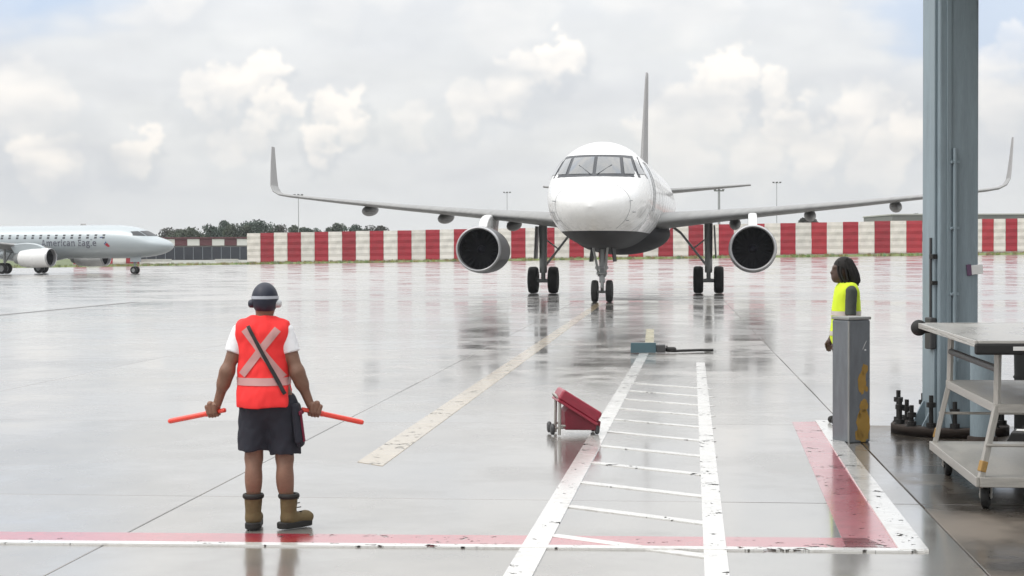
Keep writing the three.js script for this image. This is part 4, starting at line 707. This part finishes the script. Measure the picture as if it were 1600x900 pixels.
{
  const p = thing('jet_bridge_pillar', 'tall blue-grey steel pillar on a round bolted base at the right', 'pillar', [4.72, 0, -17.6], .16);
  const W = .45;
  // hollow-looking built-up column: two flanges and a web face, all real plates
  mesh('column', merge([box(W, 4.9, W, 0, 2.5, 0, .03)]), S.blue, p);
  mesh('corner_angle', merge([box(.05, 4.86, .012, -W / 2 + .11, 2.5, W / 2 + .008, .004), box(.03, 4.86, .1, -W / 2 - .016, 2.5, W / 2 - .1, .008)]), S.blue, p);
  mesh('conduit', merge([rod([-.06, .5, W / 2 + .03], [-.06, 3.05, W / 2 + .03], .02), ...[.8, 1.5, 2.2, 2.9].map((y) => box(.09, .03, .05, -.06, y, W / 2 + .02, .006))]), S.blue, p);
  mesh('junction_box', merge([box(.07, .34, .16, -W / 2 - .04, 1.08, W / 2 - .12, .015), rod([-W / 2 - .04, 1.25, W / 2 - .12], [-W / 2 - .04, 2.1, W / 2 - .12], .015)]), S.steelDark, p);
  mesh('bracket', merge([box(.05, .05, .1, -W / 2 - .03, 1.9, W / 2 - .08), box(.06, .04, .06, -W / 2 - .03, 1.62, W / 2 - .06)]), S.iron, p);
  mesh('tag', merge([at(box(.13, .1, .012, 0, 0, 0, .003), .2, 1.76, W / 2 + .009, 0, 0, .1)]), S.labelWhite, p);
  mesh('tag_border', at(box(.05, .12, .016, 0, 0, 0, .003), .11, 1.755, W / 2 + .01, 0, 0, .1), std(lin(.12, .06, .12), .6), p);
  mesh('base_plate', lathe([[0, .0], [.62, 0], [.62, .085], [.6, .1], [.48, .1], [.47, .07], [0, .07]], 56), S.rust, p);
  const st = []; for (let k = 0; k < 4; k++) { const sh = new THREE.Shape([[0, 0], [.16, 0], [.02, .26], [0, .26]].map((q) => new THREE.Vector2(...q))); for (const o of [-.14, .14]) st.push(at(at(new THREE.ExtrudeGeometry(sh, { depth: .025, bevelEnabled: false }), W / 2, .07, o - .0125), 0, 0, 0, 0, k * Math.PI / 2)); }
  mesh('stiffener', merge(st), S.blue, p);
  for (let k = 0; k < 14; k++) { const a = k / 14 * Math.PI * 2 + .1, x = Math.cos(a) * .545, z = Math.sin(a) * .545, h = .2 + .06 * ((k * 7) % 3); mesh('anchor_bolt', merge([rod([x, .08, z], [x, h + .12, z], .024), at(new THREE.CylinderGeometry(.05, .05, .05, 6), x, .125, z), at(new THREE.CylinderGeometry(.05, .05, .05, 6), x, h + .02, z), at(new THREE.CylinderGeometry(.062, .062, .012, 16), x, .1, z)]), S.iron, p); }
  // the walkway tunnel it carries, above the picture
  const t = thing('jet_bridge', 'passenger walkway tunnel carried by the blue-grey pillar above the picture', 'jet bridge', [4.72, 4.96, -17.6], -.35);
  mesh('floor', box(4.2, .3, 15, 2.2, .17, 6.2, .03), S.steelDark, t);
  mesh('tunnel', box(3.6, 2.7, 15, 2.2, 1.68, 6.2, .1), S.blue, t);
  for (let k = 0; k < 8; k++) mesh('rib', box(3.8, 2.9, .12, 2.2, 1.7, -.9 + k * 1.9, .02), S.blue, t);
}
{
  const p = thing('pipe_post', 'short blue-grey pipe post in front of the tall pillar', 'post', [4.83, .0, -16.75]);
  mesh('pipe', lathe([[0, 1.19], [.1, 1.19], [.125, 1.17], [.125, .0]], 32), S.blue, p);
  mesh('collar', lathe([[.125, .06], [.15, .05], [.155, 0]], 32), S.rust, p);
}
{
  const b = thing('bollard', 'square grey steel bollard with peeling yellow paint', 'bollard', [3.49, 0, -16.8], .46);
  mesh('post', box(.28, 1.26, .28, 0, .63, 0, .022), S.bollard, b);
  mesh('cap_plate', box(.29, .03, .29, 0, 1.275, 0, .008), S.bollardCap, b);
  mesh('edge_weld', rod([-.137, .0, .137], [-.137, 1.25, .137], .011), S.bollardCap, b);
  const flake = (pts, name) => { const s = new THREE.Shape(); pts.forEach(([x, y], i) => { i ? s.lineTo(x, y) : s.moveTo(x, y); }); return s; };
  const rag = (cx, cy, w, h, n = 30) => { const r = []; for (let i = 0; i < n; i++) { const a = i / n * 6.2832, k = 1 + .3 * perlin.noise(Math.cos(a) * 2.2 + cx * 40, Math.sin(a) * 2.2, cy * 9) + rr(-.12, .12); r.push([clamp(cx + Math.cos(a) * w * k, -.13, .13), Math.max(.005, cy + Math.sin(a) * h * k)]); } return r; };
  for (const [cx, cy, w, h] of [[.05, .17, .085, .17], [.055, .38, .055, .07], [.03, .62, .05, .12], [.06, .75, .04, .06], [-.01, .08, .05, .06], [.085, .55, .02, .03], [.0, .28, .016, .03]]) mesh('paint_patch', new THREE.ExtrudeGeometry(flake(rag(cx, cy, w, h)), { depth: .0015, bevelEnabled: false }).translate(0, 0, .1405), S.yellow, b, 'flaking yellow paint');
  mesh('scratch', merge([at(box(.004, .1, .002, 0, 0, 0, .0005), .06, 1.0, .1412, 0, 0, -.5), at(box(.02, .015, .002, 0, 0, 0, .0005), .07, .95, .1412)]), S.labelWhite, b);
}
{ // tall shelf cart at the right edge, parallel to the slabs
  const c = thing('equipment_cart', 'tall metal three-shelf cart on castors at the right edge', 'cart', [3.5, 0, -12.25], -Math.atan(.105));
  // local: x to the right, -z away; near left bottom corner at the origin
  const L = 2.35, Wd = 1.05;
  const tray = (x0, x1, z0, z1, y, lip) => [box(x1 - x0, .02, z0 - z1, (x0 + x1) / 2, y, (z0 + z1) / 2, .004), box(.03, lip, z0 - z1, x0, y - lip / 2 + .012, (z0 + z1) / 2, .006), box(.03, lip, z0 - z1, x1, y - lip / 2 + .012, (z0 + z1) / 2, .006), box(x1 - x0 - .03, lip, .03, (x0 + x1) / 2, y - lip / 2 + .012, z0, .006), box(x1 - x0 - .03, lip, .03, (x0 + x1) / 2, y - lip / 2 + .012, z1, .006)];
  mesh('bottom_shelf', merge(tray(0, Wd, 0, -L, .25, .075)), S.galv, c);
  mesh('middle_shelf', merge(tray(.14, Wd - .14, -.05, -L + .02, .8, .07)), S.galv, c);
  mesh('top_shelf', merge(tray(-.03, Wd + .03, .1, -L - .55, 1.285, .05)), S.galvFlat, c);
  mesh('bumper', merge([box(Wd + .1, .085, .05, Wd / 2, 1.235, .125, .02), at(new THREE.SphereGeometry(.075, 18, 12), -.03, 1.25, -L - .55), at(new THREE.SphereGeometry(.075, 18, 12), Wd + .03, 1.25, -L - .55), box(Wd, .08, .05, Wd / 2, 1.24, -L - .57, .02)]), S.blackRubber, c);
  mesh('label_plate', box(.09, .03, .006, .27, 1.24, .153, .002), S.labelWhite, c);
  for (const [x, m] of [[0, 1], [Wd, -1]]) for (const [z, q] of [[-.04, 1], [-L + .05, -1]]) {
    const l = mesh('leg', merge([bar([x + m * .012, .18, z], [x + m * .15, .8, z - q * .03], .05, .045), bar([x + m * .15, .78, z - q * .03], [x + m * .16, 1.25, z - q * .04], .042, .042)]), S.galv, c);
    mesh('tape', bar([x + m * .032, .3, z + .002], [x + m * .052, .38, z - q * .005], .054, .049), S.orangeTape, l);
  }
  for (const x of [.16, Wd - .16]) mesh('side_rail', rod([x, 1.07, -L + .1], [x, 1.07, -.1], .028), S.steelDark, c);
  mesh('tie_rod', rod([.06, .52, -L + .06], [Wd - .06, .52, -L + .06], .012), S.galv, c); mesh('tie_rod', rod([.06, .5, -.03], [Wd - .06, .5, -.03], .012), S.galv, c);
  for (const x of [.1, Wd - .1]) for (const z of [-.22, -L + .3]) {
    const k = part('castor', c); k.position.set(x, 0, z); k.rotation.y = rr(-.6, .6);
    mesh('tyre', at(lathe([[.04, -.03], [.085, -.03], [.1, -.02], [.1, .02], [.085, .03], [.04, .03]], 26), 0, .1, .02, 0, 0, Math.PI / 2), S.blackRubber, k);
    mesh('fork', merge([box(.012, .13, .06, -.04, .14, .01), box(.012, .13, .06, .04, .14, .01), box(.1, .02, .1, 0, .195, 0), rod([-.05, .1, .02], [.05, .1, .02], .012)]), S.galv, k);
  }
}
{
  const d = thing('drum', 'black drum standing behind the metal cart at the right edge', 'drum', [5.56, .0, -17.1]);
  mesh('shell', lathe([[0, .95], [.27, .95], [.28, .97], [.3, .96], [.29, .9], [.285, .65], [.3, .63], [.285, .61], [.285, .34], [.3, .32], [.285, .3], [.285, .03], [.3, 0], [0, 0]], 40), S.blackRubber, d);
  for (const [x, z, r, lab] of [[5.3, -16.3, .3, 'black rubber wheel chock left of its twin, seen through the cart'], [5.0, -16.0, -.4, 'black rubber wheel chock nearest the pipe post, seen through the cart']]) {
    const k = thing('wheel_chock', lab, 'chock', [x, .0, z], r, 'black rubber chocks behind the cart'); const s = new THREE.Shape([[-.16, 0], [.16, 0], [.07, .17], [-.07, .17]].map((q) => new THREE.Vector2(...q)));
    mesh('wedge', new THREE.ExtrudeGeometry(s, { depth: .42, bevelEnabled: true, bevelSize: .012, bevelThickness: .012, bevelSegments: 2 }).translate(0, .013, -.21), S.blackRubber, k);
    mesh('stripe', box(.1, .006, .12, 0, .199, 0, .002), S.labelWhite, k);
  }
}
{ // red wheeled box tipped beside the white line
  const r = thing('tool_trolley', 'tipped dark red box on grey legs with small wheels beside the white line', 'trolley', [.7, .012, -17.55], .12);
  mesh('lid', merge([at(new RoundedBoxGeometry(.5, .125, .42, 3, .03), .0, .31, 0, 0, 0, -.56), at(box(.5, .03, .44, 0, 0, 0, .01), -.03, .245, 0, 0, 0, -.56)]), S.redBox, r);
  const s = new THREE.Shape([[-.14, .07], [.2, .06], [.21, .13], [-.09, .3], [-.15, .24]].map((q) => new THREE.Vector2(...q)));
  mesh('case', new THREE.ExtrudeGeometry(s, { depth: .32, bevelEnabled: true, bevelSize: .015, bevelThickness: .015, bevelSegments: 2 }).translate(0, 0, -.16), S.redDeep, r);
  for (const z of [-.15, .15]) mesh('leg', merge([rod([-.22, .0, z], [-.215, .38, z], .016), rod([-.22, .1, z], [.16, .08, z], .013)]), S.galv, r);
  mesh('axle', rod([-.3, .06, 0], [-.12, .06, 0], .012), S.galv, r);
  for (const [x, z] of [[-.29, .12], [-.29, -.12], [.19, .13], [.19, -.13]]) mesh('wheel', at(lathe([[0, -.02], [.045, -.022], [.06, -.012], [.06, .012], [.045, .022], [0, .02]], 22), x, .06, z, 0, 0, Math.PI / 2 + .0), S.steelDark, r);
  mesh('handle', tube([[-.21, .37, -.13], [-.25, .42, -.1], [-.25, .42, .1], [-.21, .37, .13]], .012, 20), S.galv, r);
}
{ // teal chock with rope on the centre lane
  const t = thing('wheel_chock', 'teal chock with a grey end lying across the white line', 'chock', [2.62, .012, -31.35], -.08);
  const s = new THREE.Shape([[-.12, 0], [.12, 0], [.06, .16], [-.06, .16]].map((q) => new THREE.Vector2(...q)));
  mesh('wedge', at(new THREE.ExtrudeGeometry(s, { depth: .46, bevelEnabled: true, bevelSize: .014, bevelThickness: .014, bevelSegments: 2 }), -.33, .015, 0, 0, Math.PI / 2), S.teal, t);
  mesh('end_cap', box(.18, .15, .22, .235, .08, 0, .02), S.steelDark, t);
  mesh('rope_eye', at(new THREE.TorusGeometry(.045, .014, 8, 20), .35, .08, 0, 0, Math.PI / 2), S.iron, t);
  const o = thing('rope', 'dark rope lying on the apron from the teal chock to the right', 'rope', [2.95, .012, -31.4]);
  mesh('rope_length', tube([[0, .06, 0], [.12, .03, .05], [.3, .028, -.05], [.5, .026, -.15], [.7, .026, -.25], [.95, .026, -.22]], .026, 40), S.iron, o);
  mesh('handle', at(new THREE.CapsuleGeometry(.05, .12, 6, 14), .1, .055, .02, 0, 0, Math.PI / 2), S.iron, o);
}
scene.traverse((o) => { if (o.isMesh) { o.castShadow = o.receiveShadow = true; } });
renderer.render(scene, camera);
